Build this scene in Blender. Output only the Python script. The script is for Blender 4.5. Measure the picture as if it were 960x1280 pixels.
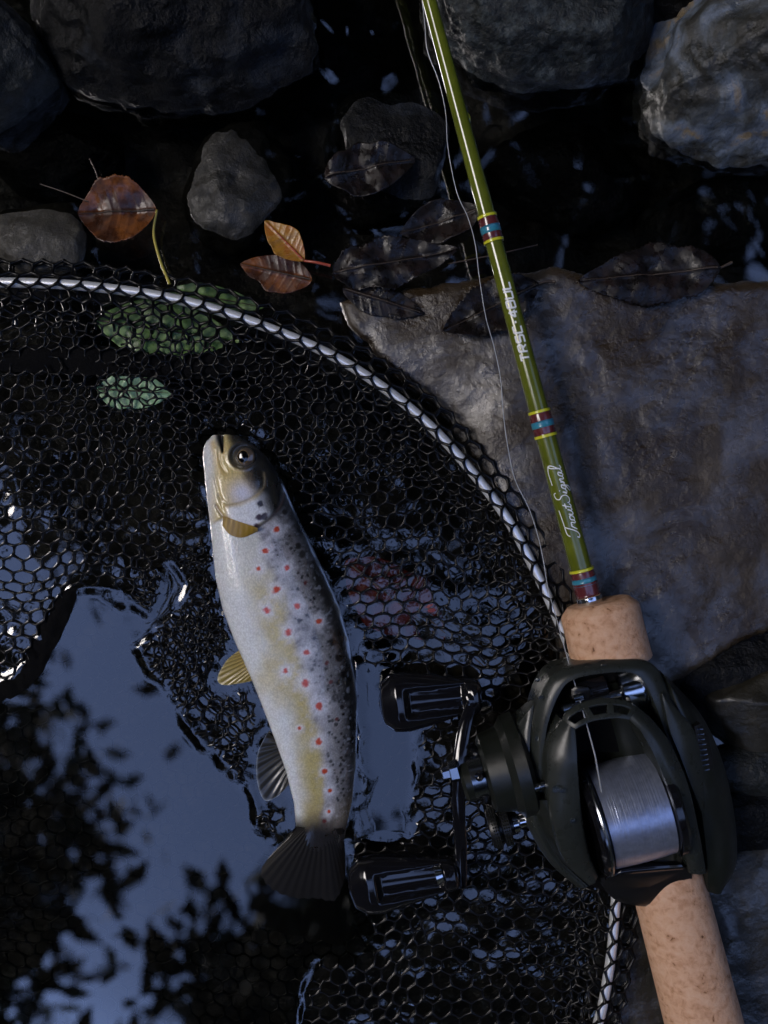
import bpy, math, random
import numpy as np
random.seed(7)
rng = np.random.default_rng(7)
for o in list(bpy.data.objects): bpy.data.objects.remove(o)
SC = bpy.context.scene
C = SC.collection

# ------------------------------------------------------------------ units
# lengths below are written in "u" (1 u = 0.27 mm); meshes are stored in metres
U = 0.00027
D = 1200.0                      # camera height above the water, in u

def W(px, py, z=0.0):
    """point of the place at height z that stands where the photo shows (px,py)"""
    k = (D - z) / D
    return np.array([(px - 480) * k, (640 - py) * k, z], float)

# ------------------------------------------------------------------ camera, sky, sun
cam = bpy.data.cameras.new('camera'); co = bpy.data.objects.new('camera', cam); C.objects.link(co)
co.location = (0, 0, D * U); co.rotation_euler = (0, 0, 0)
cam.sensor_fit = 'VERTICAL'; cam.sensor_height = 24; cam.lens = 12 / (640 / D)
cam.clip_start = 0.005; cam.clip_end = 500
cam.dof.use_dof = True; cam.dof.focus_distance = (D - 60) * U; cam.dof.aperture_fstop = 6.3
SC.camera = co
SC.render.resolution_x, SC.render.resolution_y = 768, 1024
SC.view_settings.view_transform = 'Standard'; SC.view_settings.look = 'None'
SC.view_settings.exposure = 1.7; SC.view_settings.gamma = 1
SC.cycles.max_bounces = 6; SC.cycles.transparent_max_bounces = 12
SC.cycles.sample_clamp_indirect = 4
try: SC.cycles.use_denoising = True
except Exception: pass
SUN_EL, SUN_AZ = math.radians(40), math.radians(278)      # azimuth clockwise from +Y
wd = bpy.data.worlds.new('World'); SC.world = wd; wd.use_nodes = True
nt = wd.node_tree; bg = nt.nodes['Background']
sk = nt.nodes.new('ShaderNodeTexSky'); sk.sky_type = 'NISHITA'; sk.sun_disc = False
sk.sun_elevation = SUN_EL; sk.sun_rotation = SUN_AZ
sk.air_density = 1.0; sk.dust_density = 0.1; sk.ozone_density = 5.0
tn = nt.nodes.new('ShaderNodeVectorMath'); tn.operation = 'MULTIPLY'; tn.inputs[1].default_value = (1.5, 1.16, 1.13)
nt.links.new(sk.outputs[0], tn.inputs[0]); nt.links.new(tn.outputs[0], bg.inputs[0]); bg.inputs[1].default_value = 0.15
sl = bpy.data.lights.new('sun', 'SUN'); so = bpy.data.objects.new('sun', sl); C.objects.link(so)
sl.energy = 2.3; sl.angle = math.radians(50); sl.color = (1.0, 0.91, 0.80)
from mathutils import Vector
sd = Vector((math.sin(SUN_AZ) * math.cos(SUN_EL), math.cos(SUN_AZ) * math.cos(SUN_EL), math.sin(SUN_EL)))
so.rotation_euler = (-sd).to_track_quat('-Z', 'Y').to_euler()

# ------------------------------------------------------------------ numpy noise
def _hash(ix, iy, iz, seed):
    h = (ix.astype(np.int64) * 374761393 + iy.astype(np.int64) * 668265263 + iz.astype(np.int64) * 2147483647 + seed * 974634777) & 0xFFFFFFFF
    h = ((h ^ (h >> 13)) * 1274126177) & 0xFFFFFFFF
    h = ((h ^ (h >> 16)) * 2246822519) & 0xFFFFFFFF
    return ((h ^ (h >> 15)) & 0xFFFFFF) / float(0xFFFFFF) * 2 - 1
def vnoise(p, seed=0):
    i = np.floor(p).astype(np.int64); f = p - i; f = f * f * f * (f * (f * 6 - 15) + 10)
    r = 0
    for dx in (0, 1):
        wx = f[..., 0] if dx else 1 - f[..., 0]
        for dy in (0, 1):
            wy = f[..., 1] if dy else 1 - f[..., 1]
            for dz in (0, 1):
                wz = f[..., 2] if dz else 1 - f[..., 2]
                r = r + wx * wy * wz * _hash(i[..., 0] + dx, i[..., 1] + dy, i[..., 2] + dz, seed)
    return r
def fbm(p, octs=4, seed=0, gain=.5):
    a = 1; r = 0; t = 0
    for k in range(octs):
        r = r + a * vnoise(p * 2 ** k + 17.3 * k, seed + k); t += a; a *= gain
    return r / t
def n2(x, y, wl, seed=0, octs=2):
    c_, s_ = math.cos(.6 + seed), math.sin(.6 + seed)
    return fbm(np.stack([(x * c_ - y * s_) / wl, (x * s_ + y * c_) / wl, (x * .31 + y * .23) / wl + .37], -1), octs, seed)
def sstep(a, b, x):
    t = np.clip((x - a) / (b - a), 0, 1); return t * t * (3 - 2 * t)
def sdf(poly, x, y):
    """signed distance to a polygon, negative inside (same space as poly)"""
    P = np.array(poly, float); Q = np.roll(P, -1, 0)
    d = np.full(x.shape, 1e9); ins = np.zeros(x.shape, bool)
    for (ax, ay), (bx, by) in zip(P, Q):
        ex, ey = bx - ax, by - ay; L = ex * ex + ey * ey + 1e-9
        t = np.clip(((x - ax) * ex + (y - ay) * ey) / L, 0, 1)
        d = np.minimum(d, np.hypot(x - ax - t * ex, y - ay - t * ey))
        c = ((ay > y) != (by > y)); ins ^= c & (x < ax + (y - ay) * ex / (ey if abs(ey) > 1e-9 else 1e-9))
    return np.where(ins, -d, d)
def spline(pts, n):
    """Catmull-Rom through pts, n samples evenly spaced by arc length"""
    P = np.array(pts, float); m = len(P)
    E = np.vstack([2 * P[0] - P[1], P, 2 * P[-1] - P[-2]])
    out = []
    for i in range(m - 1):
        a, b, c, d = E[i], E[i + 1], E[i + 2], E[i + 3]
        t = np.linspace(0, 1, 24, endpoint=False)[:, None]
        out.append(.5 * ((2 * b) + (-a + c) * t + (2 * a - 5 * b + 4 * c - d) * t ** 2 + (-a + 3 * b - 3 * c + d) * t ** 3))
    Q = np.vstack(out + [P[-1:]])
    s = np.concatenate([[0], np.cumsum(np.linalg.norm(np.diff(Q, axis=0), axis=1))])
    u = np.linspace(0, s[-1], n)
    return np.stack([np.interp(u, s, Q[:, k]) for k in range(Q.shape[1])], 1)

# ------------------------------------------------------------------ objects
def tag(o, label=None, cat=None, group=None, kind=None):
    if label: o['label'] = label
    if cat: o['category'] = cat
    if group: o['group'] = group
    if kind: o['kind'] = kind
    return o
def thing(name, label, cat, at=(0, 0, 0), group=None):
    o = bpy.data.objects.new(name, None); C.objects.link(o)
    o.location = Vector(tuple(float(a) * U for a in at)); o.empty_display_size = .01
    return tag(o, label, cat, group)
def mesh(name, V, F, mat, parent=None, at=None, smooth=True, col=None):
    """V: (n,3) in u, F: array of quads/tris or list"""
    V = np.asarray(V, float)
    base = np.array(at, float) if at is not None else np.zeros(3)
    root = parent
    while root is not None:
        base = base + np.array(root.location) / U; root = root.parent
    if at is not None and parent is None: base = np.array(at, float)
    L = ((V - base) * U).astype(np.float32)
    me = bpy.data.meshes.new(name)
    if isinstance(F, np.ndarray):
        nf, k = F.shape
        me.vertices.add(len(L)); me.vertices.foreach_set('co', L.ravel())
        me.loops.add(nf * k); me.loops.foreach_set('vertex_index', F.astype(np.int32).ravel())
        me.polygons.add(nf); me.polygons.foreach_set('loop_start', np.arange(nf, dtype=np.int32) * k)
        me.update(calc_edges=True)
    else:
        me.from_pydata(L.tolist(), [], [tuple(int(i) for i in f) for f in F]); me.update()
    me.validate()
    me.polygons.foreach_set('use_smooth', np.full(len(me.polygons), smooth))
    if col is not None:
        ca = me.color_attributes.new('Col', 'FLOAT_COLOR', 'POINT')
        ca.data.foreach_set('color', np.hstack([col, np.ones((len(col), 1))]).astype(np.float32).ravel())
    if mat: me.materials.append(mat)
    o = bpy.data.objects.new(name, me); C.objects.link(o)
    if parent: o.parent = parent
    if at is not None and parent is None: o.location = Vector(tuple(float(a) * U for a in at))
    return o
def gridfaces(n, m, wrap_m=False, wrap_n=False):
    i = np.arange(n if wrap_n else n - 1)[:, None]; j = np.arange(m if wrap_m else m - 1)[None]
    a = i * m + j; b = i * m + (j + 1) % m; c = ((i + 1) % n) * m + (j + 1) % m; d = ((i + 1) % n) * m + j
    return np.stack([a, b, c, d], -1).reshape(-1, 4)
def tube(name, pts, r, mat, parent=None, seg=8, at=None, cap=True):
    P = np.asarray(pts, float); n = len(P); r = np.broadcast_to(np.asarray(r, float), (n,))
    T = np.gradient(P, axis=0); T /= np.linalg.norm(T, axis=1)[:, None] + 1e-9
    up = np.array([0, 0, 1.]) if abs(T[:, 2]).mean() < .9 else np.array([1., 0, 0])
    A = np.cross(T, up); A /= np.linalg.norm(A, axis=1)[:, None] + 1e-9; B = np.cross(A, T)
    th = np.linspace(0, 2 * np.pi, seg, endpoint=False)
    V = P[:, None] + r[:, None, None] * (np.cos(th)[None, :, None] * A[:, None] + np.sin(th)[None, :, None] * B[:, None])
    F = gridfaces(n, seg, wrap_m=True).tolist(); V = V.reshape(-1, 3)
    if cap: F += [list(range(seg)), list(range((n - 1) * seg, n * seg))[::-1]]
    return mesh(name, V, F, mat, parent, at)
def lathe(name, prof, org, axis, mat, parent=None, seg=40, flat=1.0, ref=None, at=None):
    """prof: list of (pos, radius) along axis from org"""
    ax = np.array(axis, float); ax /= np.linalg.norm(ax)
    up = np.array([0, 0, 1.]) if abs(ax[2]) < .9 else np.array([0, 1., 0])
    A = np.cross(ax, up); A /= np.linalg.norm(A); B = np.cross(A, ax) * flat
    th = np.linspace(0, 2 * np.pi, seg, endpoint=False)
    V = []; 
    for p, r in prof: V.append(np.array(org) + ax * p + r * (np.cos(th)[:, None] * A + np.sin(th)[:, None] * B))
    V = np.vstack(V); n = len(prof)
    F = gridfaces(n, seg, wrap_m=True).tolist() + [list(range(seg)), list(range((n - 1) * seg, n * seg))[::-1]]
    o = mesh(name, V, F, mat, parent, at); sharpen(o, 40); return o
def sharpen(o, deg=35):
    me = o.data; import bmesh
    bm = bmesh.new(); bm.from_mesh(me); bmesh.ops.recalc_face_normals(bm, faces=bm.faces)
    for e in bm.edges:
        if len(e.link_faces) == 2 and e.calc_face_angle(0) > math.radians(deg): e.smooth = False
    bm.to_mesh(me); bm.free()
def band(name, outer, inner, mat, parent, n=60, r=2.0, crown=2.0, do=30, di=30, closed=False):
    """rounded plate running between two curves given as (px,py,z); sides go straight down"""
    O = np.array([W(*p) for p in outer]); I = np.array([W(*p) for p in inner])
    if closed: O = np.vstack([O, O[:1]]); I = np.vstack([I, I[:1]])
    O = spline(O, n); I = spline(I, n)
    d = I - O; L = np.linalg.norm(d[:, :2], axis=1)[:, None]; e = d / (L + 1e-6)
    rr = np.minimum(r, L * .35)
    prof = [(0, 0, -do, 0), (0, 1, -1, 0), (.12, .45, -.5, 0), (.35, .15, -.15, 0), (1, 0, 0, 0)]
    rows = [O + [0, 0, -do], O - rr * [0, 0, 1.], O + e * rr * .3 - rr * [0, 0, .3]]
    for s in np.linspace(0, 1, 9):
        q = O + e * (rr + s * (L - 2 * rr)); q = q.copy(); q[:, 2] += crown * 4 * s * (1 - s); rows.append(q)
    rows += [I - e * rr * .3 - rr * [0, 0, .3], I - rr * [0, 0, 1.], I + [0, 0, -di]]
    V = np.stack(rows, 1); m = V.shape[1]
    F = gridfaces(n, m).tolist()
    F += [list(range(m)), list(range((n - 1) * m, n * m))[::-1]]
    o = mesh(name, V.reshape(-1, 3), F, mat, parent); sharpen(o, 50); return o
def dome(name, outline, mat, parent, h=6, drop=20, steps=6, n=80, at=None, rnd=1.0):
    """closed plate: outline (px,py,z) rising to the middle by h"""
    O = np.array([W(*p) for p in outline]); O = spline(np.vstack([O, O[:1]]), n + 1)[:-1]
    c = O.mean(0); rows = [O - [0, 0, drop]]
    for s in np.linspace(0, 1, steps):
        f = 1 - .96 * s ** rnd if s > 0 else 1
        q = c + (O - c) * [f, f, 1]; q[:, 2] = O[:, 2] * f + c[2] * (1 - f) + h * math.sqrt(1 - (1 - s) ** 2); rows.append(q)
    V = np.vstack(rows); F = gridfaces(len(rows), n, wrap_m=True).tolist() + [list(range((len(rows) - 1) * n, len(rows) * n)), list(range(n))[::-1]]
    o = mesh(name, V, F, mat, parent, at); sharpen(o, 50); return o

# ------------------------------------------------------------------ materials
def material(name, cols, scale=60, rough=(.5, .5), bump=0, bscale=10, metal=0, coat=0, spec=.5, rscale=None,
             detail=6, pos=None, distort=0, vcol=False, bump2=None, ior=1.5, trans=0, coatr=.08, sub=0, film=0):
    m = bpy.data.materials.new(name); m.use_nodes = True; N = m.node_tree.nodes; L = m.node_tree.links
    b = N['Principled BSDF']; tc = N.new('ShaderNodeTexCoord')
    def noise(sc, det=detail, off=0, dist=0):
        mp = N.new('ShaderNodeMapping'); mp.inputs['Scale'].default_value = (1 / (U * sc),) * 3
        mp.inputs['Location'].default_value = (off, off * 1.7, off * .3)
        L.new(tc.outputs['Object'], mp.inputs['Vector'])
        t = N.new('ShaderNodeTexNoise'); t.inputs['Scale'].default_value = 1; t.inputs['Detail'].default_value = det
        t.inputs['Roughness'].default_value = .6; t.inputs['Distortion'].default_value = dist
        L.new(mp.outputs[0], t.inputs['Vector']); return t
    if len(cols) == 1 and not vcol: b.inputs['Base Color'].default_value = (*cols[0], 1)
    elif vcol:
        a = N.new('ShaderNodeAttribute'); a.attribute_name = 'Col'; L.new(a.outputs['Color'], b.inputs['Base Color'])
    else:
        t = noise(scale, dist=distort); r = N.new('ShaderNodeValToRGB'); L.new(t.outputs[0], r.inputs[0])
        e = r.color_ramp.elements; k = len(cols)
        ps = pos or [.3 + .4 * i / (k - 1) for i in range(k)]
        while len(e) < k: e.new(.5)
        for i in range(k): e[i].position = ps[i]; e[i].color = (*cols[i], 1)
        L.new(r.outputs[0], b.inputs['Base Color'])
    if rough[0] != rough[1]:
        t = noise(rscale or scale * .5, off=5.1); mr = N.new('ShaderNodeMapRange')
        mr.inputs[1].default_value = .42; mr.inputs[2].default_value = .58
        mr.inputs[3].default_value = rough[0]; mr.inputs[4].default_value = rough[1]
        L.new(t.outputs[0], mr.inputs[0]); L.new(mr.outputs[0], b.inputs['Roughness'])
    else: b.inputs['Roughness'].default_value = rough[0]
    prev = None
    for (bh, bs) in ([(bump, bscale)] if bump else []) + (bump2 or []):
        t = noise(bs, off=2.3); bn = N.new('ShaderNodeBump'); bn.inputs['Distance'].default_value = bh * U; bn.inputs['Strength'].default_value = 1
        L.new(t.outputs[0], bn.inputs['Height'])
        if prev: L.new(prev.outputs[0], bn.inputs['Normal'])
        prev = bn
    if prev: L.new(prev.outputs[0], b.inputs['Normal'])
    b.inputs['Metallic'].default_value = metal; b.inputs['Coat Weight'].default_value = coat
    b.inputs['Coat Roughness'].default_value = coatr; b.inputs['Specular IOR Level'].default_value = spec
    b.inputs['IOR'].default_value = ior; b.inputs['Transmission Weight'].default_value = trans
    if sub: b.inputs['Subsurface Weight'].default_value = sub; b.inputs['Subsurface Scale'].default_value = 4 * U
    if film:
        t = noise(film, off=9.1, dist=.8); mr = N.new('ShaderNodeMapRange'); mr.inputs[1].default_value = .44; mr.inputs[2].default_value = .56
        mr.inputs[3].default_value = 0; mr.inputs[4].default_value = 1; L.new(t.outputs[0], mr.inputs[0]); L.new(mr.outputs[0], b.inputs['Coat Weight'])
        b.inputs['Coat Roughness'].default_value = .2; b.inputs['Coat IOR'].default_value = 1.66
        t = noise(20, off=3.3); bn = N.new('ShaderNodeBump'); bn.inputs['Distance'].default_value = 3.4 * U; L.new(t.outputs[0], bn.inputs['Height']); L.new(bn.outputs[0], b.inputs['Coat Normal'])
    return m
MT = {}
MT['bed'] = material('bed', [(.002, .0018, .0014), (.006, .005, .0035), (.014, .012, .009)], 50, (.3, .7), 4, 12)
MT['slab'] = material('slab', [(.008, .005, .002), (.027, .017, .008), (.037, .026, .015), (.07, .055, .04)], 110, (.12, .5), 2.0, 13,
                      rscale=70, bump2=[(1.0, 5), (9, 120)], spec=.5, detail=9, distort=.5, film=100)
MT['slab_dark'] = material('slab_dark', [(.008, .007, .004), (.02, .018, .012), (.04, .035, .026)], 70, (.3, .65), 2, 14, bump2=[(1, 4)], spec=.5, detail=8, film=60)
MT['rock_grey'] = material('rock_grey', [(.004, .005, .005), (.010, .012, .011), (.028, .032, .028)], 60, (.3, .7), 6, 14, bump2=[(1.2, 4)], detail=9)
MT['rock_dark'] = material('rock_dark', [(.0008, .001, .0012), (.002, .0024, .003), (.022, .028, .038)], 90, (.3, .7), 8, 18, spec=.25, bump2=[(1.2, 4)], detail=9, pos=[.35, .55, .72])
MT['rock_speck'] = material('rock_speck', [(.004, .0055, .006), (.011, .015, .016), (.06, .075, .08)], 16, (.3, .7), 5, 9, bump2=[(1.2, 3)], detail=10)
MT['rock_blue'] = material('rock_blue', [(.008, .008, .007), (.03, .03, .026), (.06, .07, .08), (.12, .15, .20), (.22, .17, .10), (.04, .045, .05)], 95, (.2, .6), 4, 18,
                           bump2=[(1.5, 5)], detail=9, distort=1.0, pos=[.3, .4, .48, .55, .62, .7])
MT['rock_tan'] = material('rock_tan', [(.012, .010, .008), (.03, .027, .02), (.055, .05, .038)], 30, (.4, .7), 2, 12, bump2=[(.8, 3)])
MT['rock_dim'] = material('rock_dim', [(.006, .006, .005), (.016, .015, .012), (.034, .032, .027)], 30, (.3, .7), 2, 12, bump2=[(.8, 3)])
MT['net'] = material('net', [(.004, .004, .0045)], rough=(.3, .3), spec=.3)
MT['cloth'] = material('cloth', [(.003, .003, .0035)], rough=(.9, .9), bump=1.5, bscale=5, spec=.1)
MT['metal'] = material('metal', [(.93, .95, .97)], rough=(.3, .3), metal=.55, bump=.3, bscale=30)
MT['fish'] = material('fish', [(1, 1, 1)], vcol=True, rough=(.25, .42), bump=.35, bscale=4, spec=.6, coat=.85, coatr=.1, sub=.08)
MT['eye'] = material('eye', [(1, 1, 1)], vcol=True, rough=(.05, .05), coat=1, coatr=.02)
MT['fin'] = material('fin', [(1, 1, 1)], vcol=True, rough=(.3, .3), coat=.4)
MT['tail'] = material('tail', [(1, 1, 1)], vcol=True, rough=(.5, .5), spec=.25)
MT['rod'] = material('rod', [(.085, .105, .006), (.13, .155, .012)], 25, rough=(.2, .2), coat=.8, coatr=.1)
MT['rodband'] = material('rodband', [(.09, .012, .018), (.13, .03, .03)], 6, rough=(.25, .25), coat=1)
MT['yellow'] = material('yellow', [(.62, .62, .02)], rough=(.3, .3), coat=1)
MT['cyan'] = material('cyan', [(.03, .22, .32)], rough=(.3, .3), coat=1)
MT['white'] = material('white', [(.8, .82, .82)], rough=(.45, .45))
MT['chrome'] = material('chrome', [(.75, .77, .8)], rough=(.12, .12), metal=1)
MT['cork'] = material('cork', [(.14, .06, .03), (.50, .27, .15), (.64, .38, .24), (.70, .46, .31)], 10, rough=(.6, .8), bump=1.4, bscale=4, detail=8, pos=[.3, .36, .5, .72], distort=.4, spec=.3)
MT['reel'] = material('reel', [(.018, .021, .019), (.024, .028, .025)], 40, rough=(.27, .35), bump=.12, bscale=2, spec=.5)
MT['reel_dark'] = material('reel_dark', [(.007, .009, .007), (.011, .013, .010)], 40, rough=(.3, .4), bump=.15, bscale=2)
MT['black'] = material('black', [(.006, .006, .007)], rough=(.35, .35))
MT['gloss'] = material('gloss', [(.006, .006, .008)], rough=(.1, .1), coat=.5, coatr=.04)
MT['steel'] = material('steel', [(.35, .37, .4)], rough=(.2, .2), metal=1)
MT['line'] = material('line', [(.42, .45, .5)], rough=(.25, .25), spec=.6)
MT['leaf_brown'] = material('leaf_brown', [(.012, .006, .004), (.06, .02, .008), (.26, .085, .018)], 34, rough=(.2, .45), bump=.6, bscale=8)
MT['leaf_orange'] = material('leaf_orange', [(.12, .05, .01), (.36, .17, .02), (.34, .1, .02)], 20, rough=(.25, .4), bump=.5, bscale=8)
MT['leaf_dark'] = material('leaf_dark', [(.003, .0025, .0025), (.008, .006, .006), (.022, .014, .012)], 22, spec=.35, rough=(.2, .5), bump=1.5, bscale=12)
MT['leaf_green'] = material('leaf_green', [(.05, .11, .025), (.13, .23, .07), (.24, .34, .14)], 30, rough=(.25, .5), bump=.5, bscale=10)
MT['leaf_red'] = material('leaf_red', [(.06, .008, .006), (.22, .03, .018), (.36, .09, .05)], 25, rough=(.15, .4), bump=.6, bscale=8)
MT['stem_yellow'] = material('stem_yellow', [(.42, .34, .05)], rough=(.4, .4))
MT['twig'] = material('twig', [(.05, .035, .025)], rough=(.5, .5))
MT['bark'] = material('bark', [(.02, .016, .012), (.05, .04, .03)], 200, rough=(.8, .8))
MT['foliage'] = material('foliage', [(.02, .035, .012), (.04, .065, .02)], 900, rough=(.6, .6))
MT['blocker_hill'] = material('blocker_hill', [(.012, .016, .008), (.03, .03, .018), (.03, .045, .015)], 3000, rough=(.9, .9), bump=200, bscale=900)
MT['drop'] = material('drop', [(.9, .95, 1)], rough=(.02, .02), trans=1, ior=1.33)

def vmat_spool():
    m = material('spool_line', [(.30, .33, .42)], rough=(.3, .3), spec=.9); N = m.node_tree.nodes; L = m.node_tree.links
    return m
def water_mat():
    m = bpy.data.materials.new('water'); m.use_nodes = True; N = m.node_tree.nodes; L = m.node_tree.links
    for n in list(N): N.remove(n)
    out = N.new('ShaderNodeOutputMaterial'); mx = N.new('ShaderNodeMixShader'); fr = N.new('ShaderNodeFresnel'); fr.inputs[0].default_value = 1.75
    tr = N.new('ShaderNodeBsdfTransparent'); tr.inputs[0].default_value = (.42, .42, .40, 1)
    gl = N.new('ShaderNodeBsdfGlossy'); gl.inputs['Roughness'].default_value = .01; gl.inputs[0].default_value = (1, 1, 1, 1)
    L.new(fr.outputs[0], mx.inputs[0]); L.new(tr.outputs[0], mx.inputs[1]); L.new(gl.outputs[0], mx.inputs[2]); L.new(mx.outputs[0], out.inputs[0])
    return m
MT['water'] = water_mat()

# ------------------------------------------------------------------ outlines measured in the photograph
RIM = [(-520, 560), (-350, 440), (-200, 380), (-60, 354), (0, 353), (100, 357), (210, 372), (300, 397), (400, 437), (470, 478), (535, 530), (590, 590), (635, 650),
       (670, 715), (702, 785), (735, 870), (758, 980), (770, 1080), (768, 1150), (760, 1220), (744, 1290), (700, 1400), (600, 1550), (400, 1690), (100, 1760), (-300, 1700), (-560, 1450), (-640, 1000), (-600, 720), (-520, 560)]
RIMC = spline(RIM, 700)
RIMP = RIMC[::10]
POOL1 = [(90, 730), (121, 733), (160, 748), (184, 764), (201, 733), (196, 696), (225, 699), (240, 733), (205, 775), (177, 810), (205, 855), (232, 907), (271, 946), (315, 989),
         (334, 1038), (352, 1050), (438, 1066), (432, 1130), (405, 1190), (385, 1245), (368, 1330), (-120, 1330), (-120, 860), (0, 850), (36, 830), (60, 780)]
POOL2 = [(446, 830), (465, 840), (506, 837), (530, 860), (528, 900), (523, 919), (530, 940), (523, 960), (520, 995), (516, 1050), (461, 1053), (447, 1015), (460, 967), (453, 926)]
FY = [545, 550, 560, 570, 600, 640, 680, 720, 760, 800, 840, 880, 920, 960, 1000, 1040, 1062, 1075]
FLX = [268, 259, 255, 254, 258, 264, 268, 272, 281, 296, 314, 330, 345, 359, 368, 370, 366, 370]
FRX = [296, 308, 322, 333, 352, 368, 388, 407, 424, 436, 443, 447, 448, 446, 441, 432, 428, 424]
FISHP = list(zip(FLX, FY)) + list(zip(FRX, FY))[::-1]
def fishd(x, y):
    return np.minimum(sdf(FISHP, x, y), np.minimum(sdf([(345, 905), (320, 940), (317, 980), (330, 1006), (368, 990)], x, y), sdf([(305, 808), (268, 845), (274, 860), (325, 852)], x, y)))

def poold(x, y):
    wx = x + 9 * n2(x, y, 42, 401) + 3 * n2(x, y, 14, 402); wy = y + 9 * n2(x, y, 42, 403) + 3 * n2(x, y, 14, 404)
    return np.minimum(sdf(POOL1, wx, wy), sdf(POOL2, wx, wy))
# ------------------------------------------------------------------ the ground, the added ravine, the stream
def axis_pts(lo, hi, step, far):
    a = list(np.arange(lo, hi, step)); g = step; x = hi
    while x < far: a.append(x); g *= 1.45; x += g
    a.append(far); g = step; x = lo
    pre = []
    while x > -far: pre.append(x); g *= 1.45; x -= g
    return np.array([-far] + pre[::-1][:-1] + a)
gx = axis_pts(-720, 720, 9, 60000); gy = axis_pts(-860, 860, 9, 60000)
X, Y = np.meshgrid(gx, gy, indexing='ij')
Zb = -95 + 26 * n2(X, Y, 160, 3, 3) + 9 * n2(X, Y, 40, 5, 2)
Zb -= 60 * sstep(330, 520, Y) * sstep(-60, 120, X)          # the deep dark gap below the boulders
rr = np.hypot(X, Y)
Zb = np.where(rr > 1400, -60 + 0 * Zb, Zb)
tag(mesh('stream_bed', np.stack([X, Y, Zb], -1).reshape(-1, 3), gridfaces(len(gx), len(gy)), MT['bed']), kind='structure')
# unseen ravine sides, added to block light from the horizon
th = np.linspace(0, 2 * np.pi, 121)[:-1]; rad = np.array([5200, 6500, 8500, 11500, 15500, 21000, 32000, 60000, 90000.])
hz = np.array([-80, 500, 2600, 7000, 13500, 20500, 28000, 36000, 40000.])
R_, T_ = np.meshgrid(rad, th, indexing='ij'); H_ = np.repeat(hz[:, None], len(th), 1)
XX, YY = R_ * np.cos(T_), R_ * np.sin(T_)
H_ = H_ + .18 * H_ * fbm(np.stack([XX / 7000, YY / 7000, H_ * 0], -1), 3, 9)
tag(mesh('blocker_hillside', np.stack([XX, YY, H_], -1).reshape(-1, 3), gridfaces(len(rad), len(th), wrap_m=True), MT['blocker_hill']), kind='structure')

# water sheet
gx = axis_pts(-560, 560, 3.2, 5600); gy = axis_pts(-720, 720, 3.2, 5600)
X, Y = np.meshgrid(gx, gy, indexing='ij'); PX = X + 480; PY = 640 - Y
d1 = poold(PX, PY); dp = d1; dr = sdf(RIMP, PX, PY)
inside = sstep(5, -20, dr)
df = sdf(FISHP, PX, PY)
TAILP = [(355, 1045), (435, 1045), (450, 1190), (430, 1200), (345, 1200), (298, 1190), (296, 1110)]
roughm = inside * sstep(0, 7, dp) * sstep(-6, 8, sdf(TAILP, PX, PY))
h = .22 * n2(X, Y, 130, 21, 2) * 1.0
h += roughm * (1.7 * n2(X, Y, 17, 22, 1) + 2.0 * n2(X, Y, 44, 23, 1)) * (.35 + .65 * sstep(-.3, .5, n2(X, Y, 140, 29))) * (1 - .55 * sstep(300, 380, PX) * sstep(840, 760, PY)) * (1 - .85 * sstep(230, 90, PX) * sstep(800, 700, PY))
h += 1.8 * np.exp(-(dp / 6.0) ** 2) * inside * (.6 + .9 * n2(X, Y, 25, 25)) * sstep(-4, 10, sdf(TAILP, PX, PY))
h += (1 - inside) * (1.4 * n2(X, Y, 95, 26, 1) + .2 * n2(X, Y, 30, 27, 1)) * (1 - .75 * sstep(420, 600, PX) * sstep(420, 380, PY)) * sstep(5600, 800, np.hypot(X, Y))
h += 1.2 * np.exp(-np.abs(df) / 7.0) * (df > -20) * sstep(-4, 10, sdf(TAILP, PX, PY))
tag(mesh('water', np.stack([X, Y, h], -1).reshape(-1, 3), gridfaces(len(gx), len(gy)), MT['water']), kind='structure')

# ------------------------------------------------------------------ rocks
def ico(sub):
    import bmesh
    bm = bmesh.new(); bmesh.ops.create_icosphere(bm, subdivisions=sub, radius=1)
    V = np.array([v.co[:] for v in bm.verts]); F = np.array([[v.index for v in f.verts] for f in bm.faces]); bm.free(); return V, F
ICO6 = ico(6); ICO5 = ico(5)
def boulder(name, label, c, r, mat, seed, facets=9, rough=.05, sub=6, cat='boulder', tilt=0, power=2.4):
    V, F = ICO6 if sub == 6 else ICO5; V = V.copy()
    V = V / (np.abs(V) ** power).sum(1)[:, None] ** (1 / power)
    rs = np.random.default_rng(seed)
    for _ in range(facets):
        n = rs.normal(size=3); n[2] = abs(n[2]) * .8; n /= np.linalg.norm(n); dd = rs.uniform(.66, .88)
        t = V @ n - dd; t = np.where(t > 0, t, 0); V = V - (t * .82)[:, None] * n
    V += V * (rough * 1.6 * fbm(V * 2.2 + seed, 3, seed) + rough * .5 * fbm(V * 9 + seed, 4, seed + 3))[:, None]
    ca, sa = math.cos(tilt), math.sin(tilt)
    V = V * np.array(r, float)
    V = np.stack([V[:, 0] * ca - V[:, 1] * sa, V[:, 0] * sa + V[:, 1] * ca, V[:, 2]], 1)
    return tag(mesh(name, V + np.array(c), F, mat, at=c), label, cat)
def BW(px, py, z): return W(px, py, z)
boulder('boulder', 'mossy grey rounded boulder at the far left top edge', BW(-18, 78, 20), (88, 84, 95), MT['rock_grey'], 3)
boulder('boulder', 'large near-black boulder with one bluish patch, left of the rod top', BW(225, 0, 0), (195, 138, 130), MT['rock_dark'], 14, rough=.09)
boulder('boulder', 'speckled grey boulder at the top edge right of the rod tip', BW(700, -35, 25), (165, 138, 110), MT['rock_speck'], 25, rough=.08)
boulder('boulder', 'pale blue-grey boulder with a tan streak in the top right corner', BW(935, 72, 30), (130, 128, 110), MT['rock_blue'], 31, rough=.1)
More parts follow.
